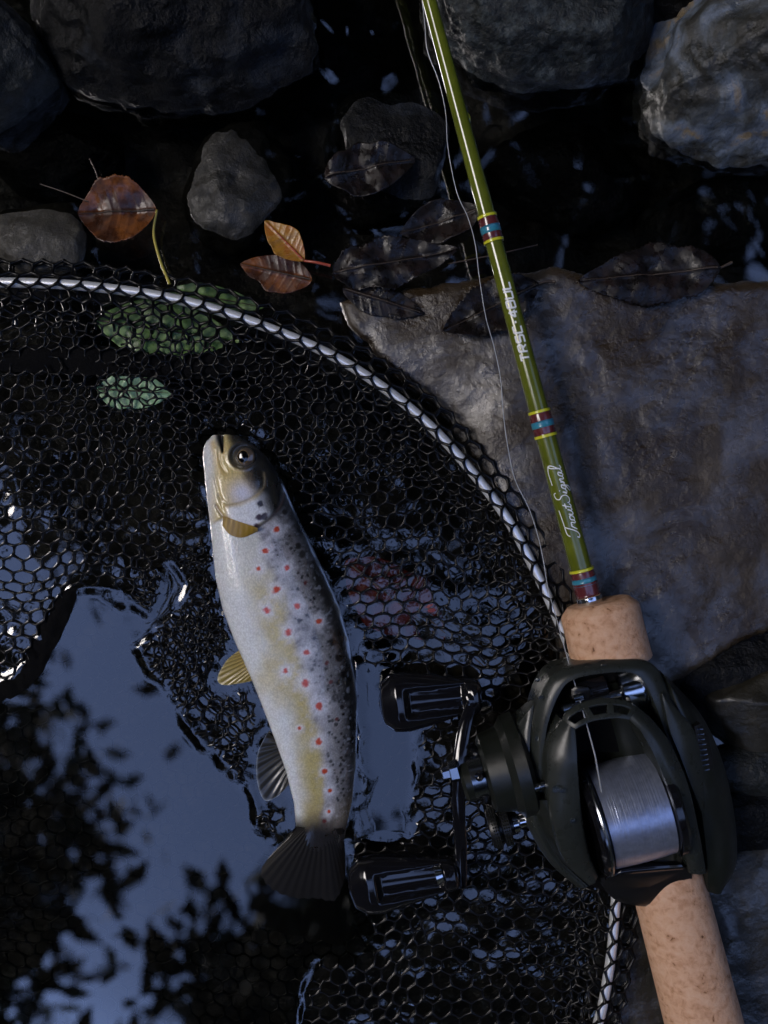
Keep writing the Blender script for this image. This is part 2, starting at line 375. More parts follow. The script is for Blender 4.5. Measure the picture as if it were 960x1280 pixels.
boulder('boulder', 'dark boulder tucked behind the pale blue-grey one', BW(880, -60, 30), (120, 80, 90), MT['rock_dark'], 41)
boulder('stone', 'dim grey half-round stone in black water below the big dark boulder', BW(300, 236, -30), (66, 84, 52), MT['rock_dim'], 57, sub=5, cat='stone', facets=4, rough=.07, power=2.2, tilt=-.35)
boulder('stone', 'flat tan stone beside the curled brown leaf at the left edge', BW(50, 305, -8), (82, 55, 26), MT['rock_tan'], 63, sub=5, cat='stone', tilt=.35)
boulder('stone', 'smooth oval grey stone right of the reel', BW(948, 962, 10), (72, 32, 26), MT['rock_grey'], 74, sub=5, cat='stone', facets=2, rough=.02, power=2)
boulder('stone', 'rough dark stone above the smooth oval one at the right edge', BW(958, 886, 2), (92, 76, 48), MT['slab_dark'], 85, sub=5, cat='stone')
boulder('stone', 'pale grey stone under the net at the left edge', BW(25, 420, -30), (90, 48, 24), MT['rock_tan'], 96, sub=5, cat='stone', facets=4)
boulder('stone', 'sunken black stone at the left edge between the grey boulder and tan stone', BW(60, 195, -50), (95, 60, 44), MT['rock_dark'], 97, sub=5, cat='stone')
boulder('stone', 'sunken black stone in the gap right of the rod', BW(700, 215, -95), (110, 90, 60), MT['rock_dark'], 98, sub=5, cat='stone')
boulder('stone', 'sunken black stone below the pale blue-grey boulder', BW(900, 280, -80), (120, 60, 60), MT['rock_dark'], 99, sub=5, cat='stone')

def slab(name, label, poly, top, mat, seed, cat='rock', step=3, rnd=16, depth=130, amp=5):
    P = np.array(poly, float); x0, y0 = P.min(0) - 14; x1, y1 = P.max(0) + 14
    gx = np.arange(x0, x1, step); gy = np.arange(y0, y1, step)
    A, B = np.meshgrid(gx, gy, indexing='ij')
    wob = 7 * n2(A, B, 30, seed, 3)
    d = sdf(poly, A, B) + wob
    z = top(A, B) + amp * n2(A, B, 110, seed + 1, 3) + 1.6 * n2(A, B, 22, seed + 2, 3)
    q = np.clip(-d / rnd, 0, 1); z = z - rnd * (1 - np.sqrt(1 - (1 - q) ** 2)) * .9
    z = np.where(d > 0, z - np.clip(d, 0, 12) / 12 * depth, z)
    k = (D - top(A, B)) / D
    V = np.stack([(A - 480) * k, (640 - B) * k, z], -1).reshape(-1, 3)
    c = W(P[:, 0].mean(), P[:, 1].mean(), 0)
    return tag(mesh(name, V, gridfaces(len(gx), len(gy)), mat, at=c), label, cat)
SLAB = [(418, 372), (480, 358), (560, 352), (640, 340), (700, 333), (760, 352), (860, 348), (960, 352), (1080, 350), (1080, 740), (965, 792), (905, 818), (850, 852), (780, 900),
        (740, 930), (715, 860), (690, 760), (650, 680), (600, 600), (540, 520), (480, 455), (430, 405)]
slab('flat_rock', 'large flat wet brown rock under the rod', SLAB, lambda x, y: 10 + 14 * sstep(430, 700, x) - 26 * sstep(640, 520, x) * sstep(420, 560, y), MT['slab'], 5)
boulder('stone', 'wet black stone under the dark leaf pile left of the rod', BW(492, 205, -30), (98, 92, 50), MT['rock_dark'], 107, sub=5, cat='stone')
boulder('stone', 'black wedge of stone added to darken the gap directly below the flat rock', BW(915, 842, -10), (135, 66, 40), MT['rock_dark'], 105, sub=5, cat='stone')  # added stone covering bright water, so the gap stays dark
boulder('stone', 'black stone added to darken the gap under the smooth oval one, right of the reel', BW(945, 1020, -12), (110, 62, 38), MT['rock_dark'], 106, sub=5, cat='stone')  # another added stone, hiding the sky reflection beside the reel
slab('flat_rock', 'dark olive wet rock in the lower right corner beside the cork butt', [(775, 1140), (850, 1110), (900, 1075), (940, 1055), (1080, 1040), (1080, 1360), (745, 1360), (768, 1220)],
     lambda x, y: 6 + 0 * x, MT['slab_dark'], 8)

# ------------------------------------------------------------------ fallen leaves
def leaf(name, label, base, tip, width, z, mat, curl=0., fold=.2, shape=.45, serr=0.0, stem=None, stem_mat=None, seed=0, tipz=0, warp=3, cat='leaf', cup=0, vein_mat=None):
    """blade from base to tip (px), midrib and side veins raised, its own thickness"""
    a = W(*base, z); b = W(*tip, z + tipz); c = (a + b) / 2
    root = thing(name, label, cat, (c[0], c[1], z))
    ax = b - a; L = np.linalg.norm(ax); ax = ax / L; sd_ = np.cross([0, 0, 1.], ax)
    n, m = 64, 33
    s = np.linspace(0, 1, n)[:, None]; t = np.linspace(-1, 1, m)[None]
    prof = (np.sin(np.pi * s ** (math.log(.5) / math.log(shape))) ** .8) * (1 - .12 * s)
    wv = width * prof * (1 + serr * (((s * 26) % 1) - .5) * np.abs(t))
    wv = wv * (1 + .16 * vnoise(np.stack([s * 7 + seed + 0 * t, np.sign(t) * np.ones_like(s) * 3.3, 0 * s * t], -1), seed)) ; off = wv * t
    zz = fold * np.abs(off) + curl * width * (s - .4) ** 2 * 1.5 + cup * (off / width) ** 2 * width
    vein = np.abs((((s * 9 - np.abs(t) * .9) % 1) - .5)) * 2
    zz = zz + 1.0 * (1 - sstep(0, .25, 1 - vein)) * prof + 1.5 * np.exp(-(off / 1.6) ** 2)
    V = a + ax * (s * L)[..., None] + sd_ * off[..., None]
    V[..., 2] += zz + warp * fbm(np.stack([V[..., 0] / 30, V[..., 1] / 30, V[..., 2] * 0 + seed], -1), 2, seed)
    top = V.reshape(-1, 3); bot = top - [0, 0, .8]
    F = gridfaces(n, m); F = np.vstack([F, F[:, ::-1] + n * m])
    rim_i = [i * m for i in range(n)] + [(n - 1) * m + j for j in range(m)] + [i * m + m - 1 for i in range(n - 1, -1, -1)] + list(range(m - 1, -1, -1))
    side = [[rim_i[i], rim_i[(i + 1) % len(rim_i)], rim_i[(i + 1) % len(rim_i)] + n * m, rim_i[i] + n * m] for i in range(len(rim_i)) if rim_i[i] != rim_i[(i + 1) % len(rim_i)]]
    mesh('blade', np.vstack([top, bot]), np.vstack([F, np.array(side)]), mat, root)
    mid = V[:, m // 2] + [0, 0, .4]
    tube('midrib', mid[2:-3], np.linspace(1.3, .4, n - 5), vein_mat or stem_mat or MT['twig'], root, 6)
    if stem:
        pts = [tuple(a)] + [tuple(W(*p)) for p in stem]
        tube('stem', spline(pts, 24), np.linspace(1.5, 1.9, 24), stem_mat or MT['twig'], root, 8)
    return root
leaf('leaf', 'large curled brown-orange leaf beside the flat tan stone', (196, 262), (98, 268), 44, 24, MT['leaf_brown'], curl=.25, fold=.12, seed=2, shape=.5, serr=.05, cup=.25, warp=5,
     stem=[(192, 292, 20), (200, 325, 22), (212, 355, 26)], stem_mat=MT['stem_yellow'], vein_mat=MT['twig'])
leaf('leaf', 'small orange and yellow leaf with a red stem', (380, 326), (331, 276), 19, 26, MT['leaf_orange'], curl=.2, fold=.25, seed=3, stem=[(395, 328, 30), (413, 332, 30)], stem_mat=material('stem_red', [(.35, .06, .03)], rough=(.3, .3)))
leaf('leaf', 'dark maroon leaf lying under the small orange leaf', (390, 350), (300, 330), 26, 12, MT['leaf_brown'], seed=4, fold=.05)
leaf('leaf', 'black wet leaf with violet sheen at the corner of the flat rock', (415, 342), (572, 312), 33, 22, MT['leaf_dark'], curl=.1, fold=.15, seed=5, serr=.12, warp=10, shape=.4)
leaf('leaf', 'thin grey-brown leaf flat on the left tip of the big rock', (428, 360), (530, 392), 22, 16, MT['leaf_dark'], seed=6, fold=.02, warp=3)
leaf('leaf', 'dark brown serrated leaf on the rock just left of the rod lettering', (672, 356), (553, 415), 34, 32, MT['leaf_dark'], curl=.2, seed=7, serr=.15, warp=8, stem=[(685, 352, 34), (694, 352, 36)])
leaf('leaf', 'blackish leaf hanging over the top edge of the flat rock', (900, 335), (722, 352), 40, 34, MT['leaf_dark'], seed=8, serr=.1, warp=9, cup=-.2, stem=[(915, 328, 34)])
leaf('leaf', 'wet black leaf on the dark stone above the violet-sheened one', (405, 222), (520, 195), 34, 34, MT['leaf_dark'], seed=9, warp=13, curl=-.2)
leaf('leaf', 'soaked black leaf tucked under the rod above the violet-sheened one', (600, 262), (500, 292), 28, 16, MT['leaf_dark'], seed=19, warp=10)
leaf('leaf', 'bright green leaf seen through the net behind the silver hoop', (118, 400), (300, 428), 42, 3, MT['leaf_green'], seed=12, fold=.03, warp=3, shape=.5)
leaf('leaf', 'second green leaf under the net poking out above the hoop', (210, 362), (330, 385), 17, 2, MT['leaf_green'], seed=13, fold=.03)
leaf('leaf', 'pale mint-green leaf under the net below the black fold', (120, 486), (215, 492), 26, 2.5, material('leaf_mint', [(.14, .28, .12), (.24, .40, .22), (.20, .36, .2)], 25, rough=(.25, .4), bump=.5, bscale=10), seed=14, fold=.02, warp=2)
leaf('leaf', 'wet red leaf under the net right of the trout', (432, 700), (556, 800), 46, -2.5, MT['leaf_red'], seed=15, fold=.0, warp=2.5, shape=.5)
leaf('leaf', 'dull olive leaf under the net between red leaf and handle knob', (520, 760), (660, 880), 40, -2.5, material('leaf_olive', [(.03, .028, .016), (.07, .06, .04)], 25, rough=(.15, .4), bump=.8, bscale=10), seed=16, fold=.0, warp=2.5)

def twig(label, pts, r):
    P = [W(*p) for p in pts]; tag(tube('twig', spline(P, 30), r, MT['twig'], seg=6, at=P[0]), label, 'twig')
twig('thin pale twig sticking out left of the curled brown leaf', [(50, 230, 20), (80, 240, 26), (110, 252, 28)], .8)
twig('short twig standing above the curled brown leaf', [(112, 198, 20), (120, 215, 26), (125, 232, 30)], .8)
twig('curved dark twig lying on the top edge of the flat rock', [(640, 350, 34), (665, 356, 36), (683, 352, 38), (694, 353, 34)], 1.4)
twig('thin dark twig crossing behind the rod', [(560, 330, 20), (620, 318, 24), (672, 306, 20)], .9)

# ------------------------------------------------------------------ landing net
HOOPZ = 30.0
net = thing('landing_net', 'black landing net with a silver hoop, spread in the water round the trout', 'landing net', (0, 0, 0))
rim3 = np.array([W(x, y, HOOPZ) for x, y in RIMC[:-1]])
def ring_tube(name, P, r, mat, parent, seg=16):
    T = np.roll(P, -1, 0) - np.roll(P, 1, 0); T /= np.linalg.norm(T, axis=1)[:, None]
    A = np.cross(T, [0, 0, 1.]); th = np.linspace(0, 2 * np.pi, seg, endpoint=False)
    V = P[:, None] + r * (np.cos(th)[None, :, None] * A[:, None] + np.sin(th)[None, :, None] * np.array([0, 0, 1.]))
    return mesh(name, V.reshape(-1, 3), gridfaces(len(P), seg, wrap_m=True, wrap_n=True), mat, parent)
ring_tube('hoop', rim3, 6.2, MT['metal'], net)
rimT = np.roll(rim3, -1, 0) - np.roll(rim3, 1, 0); rimT /= np.linalg.norm(rimT, axis=1)[:, None]
rimN = np.cross(rimT, [0, 0, 1.])                      # points to one side of the hoop
cen = rim3.mean(0)
if ((rim3 + rimN * 5 - cen)[:, :2] ** 2).sum() < ((rim3 - rimN * 5 - cen)[:, :2] ** 2).sum(): rimN = -rimN   # outward
rimS = np.concatenate([[0], np.cumsum(np.linalg.norm(np.diff(rim3, axis=0), axis=1))]); RIML = rimS[-1]

def cords(name, A, B, M_, r, mat, parent, seg=5, kind='stuff'):
    """all cords of one layer of netting: bent tubes A-M-B"""
    n = len(A); t = np.linspace(0, 1, 4)[None, :, None]
    P = A[:, None] * (1 - t) ** 2 + 2 * M_[:, None] * t * (1 - t) + B[:, None] * t ** 2
    T = B - A; T /= np.linalg.norm(T, axis=1)[:, None] + 1e-9
    S = np.cross(T, [0, 0, 1.]); S /= np.linalg.norm(S, axis=1)[:, None] + 1e-9; Nn = np.cross(S, T)
    th = np.linspace(0, 2 * np.pi, seg, endpoint=False)
    rr = r * np.array([1.25, .85, .85, 1.25])[None, :, None, None]
    V = P[:, :, None] + rr * (np.cos(th)[None, None, :, None] * S[:, None, None] + np.sin(th)[None, None, :, None] * Nn[:, None, None])
    f = gridfaces(4, seg, wrap_m=True)
    F = (np.arange(n)[:, None, None] * 4 * seg + f[None]).reshape(-1, 4)
    o = mesh(name, V.reshape(-1, 3), F, mat, parent)
    if kind: o['kind'] = kind
    return o
def hexnet(x0, x1, y0, y1, cell, stretch=1.0, rot=0.0):
    """edges of a hexagonal lattice covering a box -> two (n,2) arrays"""
    s = cell / math.sqrt(3); E = []
    R = max(x1 - x0, y1 - y0) * .75; cx, cy = (x0 + x1) / 2, (y0 + y1) / 2
    nx = int(R * 2 / cell) + 2; ny = int(R * 2 / (1.5 * s)) + 2
    I, J = np.meshgrid(np.arange(nx), np.arange(ny), indexing='ij')
    hx = (I + .5 * (J % 2)) * cell - R; hy = J * 1.5 * s - R
    a = []; b = []
    ang = [math.radians(90 + 60 * k) for k in range(6)]
    for k in (0, 1, 5):          # three cords per cell
        k2 = {0: 1, 1: 2, 5: 0}[k]
        a.append(np.stack([hx + s * math.cos(ang[k]), hy + s * math.sin(ang[k])], -1).reshape(-1, 2))
        b.append(np.stack([hx + s * math.cos(ang[k2]), hy + s * math.sin(ang[k2])], -1).reshape(-1, 2))
    A = np.vstack(a); B = np.vstack(b); A[:, 1] *= stretch; B[:, 1] *= stretch
    c, s_ = math.cos(rot), math.sin(rot); Rm = np.array([[c, s_], [-s_, c]])
    A = A @ Rm + [cx, cy]; B = B @ Rm + [cx, cy]
    return A, B
def warp2(p, amp, wl, seed):
    return p + amp * np.stack([n2(p[:, 0], p[:, 1], wl, seed), n2(p[:, 0], p[:, 1], wl, seed + 50)], 1)
def net_z(p, lift=0.0, seed=0, rough=6):
    x, y = p[:, 0], p[:, 1]
    dr = -sdf(RIMP, x, y)
    d = poold(x, y); df = fishd(x, y)
    z = 3.5 + 26 * np.exp(-np.clip(dr, 0, 400) / 38) + rough * n2(x, y, 90, 60 + seed) + lift
    z = np.maximum(z, 1.2)
    z = z * sstep(-10, 3, d) + (-24 + 5 * n2(x, y, 120, 77)) * (1 - sstep(-10, 3, d))
    z = z * sstep(0, 14, df) + (-34) * (1 - sstep(0, 14, df))
    tail = sdf([(360, 1050), (430, 1050), (455, 1190), (300, 1190), (300, 1110)], x, y)
    z = z * sstep(0, 14, tail) + (-44) * (1 - sstep(0, 14, tail))
    return z
def layer(name, box, cell, seed, keep, lift=0, r=1.6, stretch=1., rot=0., wamp=16, wl=120, rough=6, edges=None):
    A, B = hexnet(*box, cell, stretch, rot)
    c = (A + B) / 2; m = (c[:, 0] > box[0]) & (c[:, 0] < box[1]) & (c[:, 1] > box[2]) & (c[:, 1] < box[3]); A, B = A[m], B[m]
    A = warp2(warp2(A, wamp, wl, seed), 2.2, 13, seed + 5); B = warp2(warp2(B, wamp, wl, seed), 2.2, 13, seed + 5)
    m = keep((A + B) / 2); A, B = A[m], B[m]
    za, zb = net_z(A, lift, seed, rough), net_z(B, lift, seed, rough)
    def w3(p, z): k = (D - z) / D; return np.stack([(p[:, 0] - 480) * k, (640 - p[:, 1]) * k, z], 1)
    A3, B3 = w3(A, za), w3(B, zb); M3 = (A3 + B3) / 2 + np.stack([rng.normal(0, 1.2, len(A)), rng.normal(0, 1.2, len(A)), rng.normal(-.5, .8, len(A))], 1)
    return cords(name, A3, B3, M3, r, MT['net'], net)
inr = lambda p, m=0: sdf(RIMP, p[:, 0], p[:, 1]) < -m
dpool = lambda p: poold(p[:, 0], p[:, 1])
layer('netting', (-160, 800, 330, 1340), 21, 101, lambda p: inr(p, 3), r=1.7, stretch=.86)
layer('netting', (-160, 800, 330, 1340), 18, 131, lambda p: inr(p, 40) & (dpool(p) > 1) & (fishd(p[:, 0], p[:, 1]) > 3) & (n2(p[:, 0], p[:, 1], 150, 88) > -.02), lift=6, r=1.35, rot=.5, wamp=22)
LEFTP = [(170, 690), (260, 680), (275, 760), (300, 850), (330, 960), (345, 1060), (310, 1050), (230, 920), (170, 830)]
layer('netting', (-160, 800, 330, 1340), 15, 191, lambda p: inr(p, 40) & (dpool(p) > 2) & (fishd(p[:, 0], p[:, 1]) > 4) & (sdf(LEFTP, p[:, 0], p[:, 1]) < 0), lift=8, r=1.5, rot=1.1, wamp=26, rough=8)
# the part of the bag that is drawn over the hoop
A, B = hexnet(-10, RIML + 10, -62, 90, 25, .95)
c = (A + B) / 2; m = (c[:, 0] > 0) & (c[:, 0] < RIML) & (c[:, 1] > -60) & (c[:, 1] < 84); A, B = A[m], B[m]
def over(p):
    s = (p[:, 0] + 5 * n2(p[:, 0], p[:, 1], 40, 5)) % RIML; t = p[:, 1] + 4 * n2(p[:, 0], p[:, 1], 30, 6)
    i = np.clip(np.searchsorted(rimS, s), 1, len(rimS) - 1); f = ((s - rimS[i - 1]) / (rimS[i] - rimS[i - 1]))[:, None]
    P = rim3[i - 1] * (1 - f) + rim3[i] * f; N_ = rimN[i - 1] * (1 - f) + rimN[i] * f
    fb = np.clip(t - 46, 0, None); t = np.where(t > 46, 46 - fb, t)
    rt = 8.4; a = np.clip(np.abs(t) / rt, 0, math.pi / 2); ex = np.clip(np.abs(t) - rt * math.pi / 2, 0, None)
    off = np.sign(t) * (rt * np.sin(a) + ex * np.where(t > 0, .8, .75)); zz = rt * np.cos(a) - ex * np.where(t > 0, .25, .62)
    zz = zz + np.where(np.abs(t) > 20, 3 * n2(p[:, 0], p[:, 1], 50, 9), 0)
    Q = P + N_ * off[:, None]; Q[:, 2] += zz - np.clip(fb, 0, 9); Q[:, 2] = np.maximum(Q[:, 2], 2); return Q
A3, B3 = over(A), over(B); ok = np.linalg.norm(A3 - B3, axis=1) < 40; A3, B3 = A3[ok], B3[ok]
vis = (np.abs(A3[:, 0]) < 700) & (np.abs(A3[:, 1]) < 860); A3, B3 = A3[vis], B3[vis]
cords('netting_over_hoop', A3, B3, (A3 + B3) / 2, 2.2, MT['net'], net)
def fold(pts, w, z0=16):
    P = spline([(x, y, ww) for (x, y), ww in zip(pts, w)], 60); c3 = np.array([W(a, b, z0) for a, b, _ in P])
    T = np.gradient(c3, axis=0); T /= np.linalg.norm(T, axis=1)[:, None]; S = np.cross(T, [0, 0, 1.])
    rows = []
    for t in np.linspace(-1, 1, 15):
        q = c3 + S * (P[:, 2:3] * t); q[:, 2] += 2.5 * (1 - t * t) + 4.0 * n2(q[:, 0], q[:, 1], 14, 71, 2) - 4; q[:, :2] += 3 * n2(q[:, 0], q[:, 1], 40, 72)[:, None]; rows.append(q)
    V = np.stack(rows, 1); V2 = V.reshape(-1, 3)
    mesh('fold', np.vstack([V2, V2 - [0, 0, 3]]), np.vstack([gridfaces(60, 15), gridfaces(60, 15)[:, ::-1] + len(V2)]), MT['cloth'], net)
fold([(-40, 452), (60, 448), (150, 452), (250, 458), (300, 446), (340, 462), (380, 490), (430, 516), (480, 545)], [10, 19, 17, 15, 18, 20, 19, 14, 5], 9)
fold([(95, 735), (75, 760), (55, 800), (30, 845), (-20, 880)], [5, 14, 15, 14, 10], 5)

# ------------------------------------------------------------------ the trout
fish = thing('trout', 'brown trout with red spots lying on its side in the net', 'fish', W(350, 800, 0))
def smooth1(x, y, q, k=7):
    v = np.interp(q, x, y); ker = np.exp(-np.linspace(-2, 2, 2 * k + 1) ** 2); ker /= ker.sum()
    return np.convolve(np.pad(v, k, mode='edge'), ker, 'valid')
ny, nth = 460, 190
ys = np.linspace(545, 1075, ny)
lx = smooth1(FY, FLX, ys, 9); rx = smooth1(FY, FRX, ys, 9)
th = np.linspace(0, 2 * np.pi, nth, endpoint=False)
th = th + .25 * np.sin(2 * th) * 0
hw = (rx - lx) / 2; cx = (rx + lx) / 2
taper = np.clip((ys - 542) / 46, 0, 1) ** .5
hz = smooth1([545, 560, 600, 660, 740, 850, 950, 1020, 1075], [15, 22, 31, 37, 42, 37, 25, 14, 3], ys, 9)
zc = smooth1([545, 600, 700, 850, 960, 1030, 1075], [20, 18, 14, 9, 6, 5, 4], ys, 9)
cs, sn = np.cos(th), np.sin(th)
PXf = cx[:, None] + hw[:, None] * (np.sign(cs) * np.abs(cs) ** .92)[None]
sn_ = np.sign(sn) * np.abs(sn) ** .9
top = sn > -.05
Zf = zc[:, None] + hz[:, None] * sn_[None] - 13 * cs[None] * (sstep(560, 640, ys) * sstep(1040, 960, ys))[:, None]
PYf = np.repeat(ys[:, None], nth, 1)
S_ = (PXf - lx[:, None]) / (rx - lx)[:, None]            # 0 belly .. 1 back
tw = np.clip(sn, 0, 1)[None] ** .5
def seg_d(x, y, pts):
    P = spline([(a, b) for a, b in pts], 30); d = np.full(x.shape, 1e9)
    for (ax, ay), (bx, by) in zip(P[:-1], P[1:]):
        ex, ey = bx - ax, by - ay; t = np.clip(((x - ax) * ex + (y - ay) * ey) / (ex * ex + ey * ey + 1e-9), 0, 1)
        d = np.minimum(d, np.hypot(x - ax - t * ex, y - ay - t * ey))
    return d
GILL = [(357, 612), (352, 632), (341, 648), (324, 660), (302, 658), (286, 646), (276, 632)]
PREOP = [(332, 590), (333, 608), (322, 620), (306, 628), (290, 630), (280, 620)]
MOUTH = [(277, 536), (278, 546), (280, 556), (282, 566)]
MAX = [(277, 560), (280, 580), (287, 592)]
JAWL = [(266, 575), (276, 605), (284, 632), (292, 650)]
gop = [(332, 592), (352, 596), (359, 612), (353, 632), (342, 648), (325, 660), (303, 658), (287, 646), (286, 632), (306, 630), (324, 621), (334, 608)]
dG = seg_d(PXf, PYf, GILL); dP_ = seg_d(PXf, PYf, PREOP); dM = seg_d(PXf, PYf, MOUTH); dX = seg_d(PXf, PYf, MAX); dJ = seg_d(PXf, PYf, JAWL)
headp = [(250, 540), (300, 530), (345, 560), (362, 600), (357, 632), (341, 650), (324, 662), (300, 660), (284, 648), (262, 660), (250, 600)]
dH = sdf(headp, PXf, PYf); dOp = sdf(gop, PXf, PYf); dE = np.hypot(PXf - 307, PYf - 571)
mw = 1.2 + 3.0 * sstep(568, 545, PYf)
disp = 3.2 * sstep(2, -3, dH) - 2.5 * np.exp(-(dG / 2.2) ** 2) - 1.2 * np.exp(-(dP_ / 1.8) ** 2) - 9 * np.exp(-(dM / mw) ** 2) * (PYf < 580) \
       - 1.3 * np.exp(-(dX / 1.6) ** 2) - 1.4 * np.exp(-(dJ / 2) ** 2) + 1.5 * sstep(2, -6, dOp) - 4 * sstep(17, 12, dE) + 1.0 * np.exp(-((dE - 17) / 2.6) ** 2)
Zf = Zf + disp * tw
flk = n2(PXf, PYf, 5, 301, 2); mot = n2(PXf, PYf, 26, 302, 3); mid = n2(PXf, PYf, 70, 303, 2); fine = n2(PXf, PYf, 2.4, 304, 1)
def mixc(a, b, t): t = np.clip(t, 0, 1)[..., None]; return a * (1 - t) + np.array(b) * t
col = np.zeros(PXf.shape + (3,)) + np.array([.76, .79, .82])
ydn = sstep(690, 760, PYf)
col = mixc(col, (.56, .44, .09), sstep(.05, .42, S_ + .16 * mid + .10 * mot) * (.25 + .75 * ydn) * .85)
col = mixc(col, (.36, .35, .36), sstep(.47, .60, S_ + .08 * mot + .05 * mid))
col = mixc(col, (.55, .55, .62), sstep(.50, .58, S_) * sstep(.72, .62, S_) * sstep(-.1, .3, mid + .3) * .6)
col = mixc(col, (.05, .047, .043), sstep(.64, .86, S_ + .09 * mot) * (.62 + .5 * flk))
col = mixc(col, (.010, .010, .008), sstep(.82, .94, S_ + .04 * flk + .05 * mot - .05 * (PYf < 700) * (PYf > 600)))
col = mixc(col, (.5, .52, .55), sstep(.30, .5, flk + .25 * fine) * sstep(.62, .75, S_) * sstep(.97, .9, S_) * .55)   # silver scales
col = mixc(col, (.10, .09, .10), sstep(.15, .5, flk + .5 * mot) * sstep(.45, .6, S_) * sstep(.9, .8, S_) * .55)
col *= (1 + .07 * fine + .14 * flk * sstep(.3, .5, S_))[..., None]
# tail stock: brownish, then its fade into dark water painted in
tb = sstep(975, 1035, PYf); col = mixc(col, (.25, .20, .13), tb * sstep(.1, .35, S_) * .7); col = mixc(col, (.015, .013, .012), sstep(1008, 1042, PYf + 12 * mot))
# head
hd = sstep(2, -2, dH)
hc = np.zeros(col.shape) + np.array([.74, .76, .78])
hc = mixc(hc, (.64, .50, .20), sstep(262, 284, PXf) * sstep(-.5, .6, mid + .5))
hc = mixc(hc, (.58, .42, .16), np.exp(-(seg_d(PXf, PYf, [(270, 556), (276, 575), (281, 592)]) / 4.5) ** 2) * .8)
hc = mixc(hc, (.74, .74, .86), np.exp(-(np.hypot((PXf - 308), (PYf - 617)) / 15) ** 2))
hc = mixc(hc, (.88, .90, .94), sstep(1, -6, dOp) * sstep(278, 300, PXf))
hc = mixc(hc, (.22, .17, .12), sstep(24, 14, np.hypot(PXf - 328, PYf - 592)) * .8)
hc = mixc(hc, (.022, .020, .016), sstep(-8, 8, (PXf - 318) * .75 - (PYf - 600) * .42 + 6 * mot))
hc = mixc(hc, (.05, .048, .04), sstep(286, 298, PXf) * sstep(565, 552, PYf))
hc = mixc(hc, (.05, .045, .04), sstep(20, 16, dE) * .85)
hc = mixc(hc, (.30, .24, .14), np.exp(-(dP_ / 1.4) ** 2) * .5); hc = mixc(hc, (.2, .12, .10), np.exp(-(dG / 1.6) ** 2) * .8)
hc = mixc(hc, (.01, .01, .01), np.exp(-(dM / mw) ** 2) * 1.5 * (PYf < 578))
col = col * (1 - hd[..., None]) + hc * hd[..., None]
def spot(x, y, r, c, halo=0, ir=.35):
    global col
    d = np.hypot(PXf - x, (PYf - y) * .92) * (1 + ir * flk * 1.3)
    if halo: col = mixc(col, (.86, .86, .92), np.exp(-(d / (r * 2.5)) ** 2) * halo)
    col = mixc(col, c, sstep(r * 1.15, r * .7, d))
for (x, y) in [(365, 625), (357, 640), (373, 648), (376, 661), (388, 671), (374, 682), (391, 684), (395, 703), (403, 718), (404, 738), (379, 692), (410, 752), (399, 690), (384, 655), (413, 770), (417, 800), (422, 790), (408, 728),
               (425, 820), (424, 850), (420, 868), (428, 880), (425, 905), (424, 930), (426, 955), (366, 612), (416, 738), (424, 768), (430, 840), (433, 870), (392, 662), (400, 706)]:
    if y < 900: spot(x, y, rng.uniform(3.2, 4.8), (.012, .01, .01))
for _ in range(150):
    yy = rng.uniform(650, 1000); ss_ = rng.uniform(.62, .86); a_, b_ = np.interp(yy, FY, FLX), np.interp(yy, FY, FRX)
    spot(a_ + (b_ - a_) * ss_, yy, rng.uniform(1.0, 2.2), (.02, .018, .018))
spot(330, 630, 3.6, (.03, .02, .02)); spot(329, 646, 4, (.06, .04, .06)); spot(335, 645, 4, (.05, .04, .06)); spot(326, 657, 3.5, (.1, .05, .06)); spot(333, 588, 3, (.01, .01, .01)); spot(349, 618, 3.4, (.01, .01, .01))
RED = (.62, .075, .02)
for (x, y, r) in [(349, 661, 3.4), (336, 687, 3.6), (329, 708, 3.2), (362, 708, 3.2), (350, 734, 4), (375, 754, 3.8), (339, 759, 3.2), (400, 774, 3.4), (364, 785, 4.2), (386, 810, 3.8), (361, 832, 2.8), (385, 847, 4.2), (401, 876, 4),
                  (377, 903, 2), (400, 920, 3.8), (407, 958, 3.2), (413, 983, 2.6), (412, 1010, 2.2)]: spot(x, y, r * rng.uniform(.95, 1.2), RED, .95)
for (x, y) in [(410, 825), (415, 848), (422, 894), (384, 727), (406, 1022)]: spot(x, y, 2.6, (.12, .02, .02))
k = (D - Zf) / D * 0 + (D - zc[:, None]) / D
V = np.stack([(PXf - 480) * k, (640 - PYf) * k, Zf], -1)
# keep lower half from spreading beyond the outline
F = gridfaces(ny, nth, wrap_m=True)
Vb = V.reshape(-1, 3)
capv = np.array([V[0].mean(0) + [0, 2, 0], V[-1].mean(0)]); cc = np.array([col[0].mean(0), col[-1].mean(0)])
nb = len(Vb); tri = [[nb, (j + 1) % nth, j, j] for j in range(nth)]
fl = [list(f) for f in F] + [[nb, (j + 1) % nth, j] for j in range(nth)] + [[nb + 1, nb - nth + j, nb - nth + (j + 1) % nth] for j in range(nth)]
body = mesh('body', np.vstack([Vb, capv]), fl, MT['fish'], fish, col=np.vstack([col.reshape(-1, 3), cc]))
import bmesh
bm = bmesh.new(); bm.from_mesh(body.data); bmesh.ops.recalc_face_normals(bm, faces=bm.faces); bm.to_mesh(body.data); bm.free()
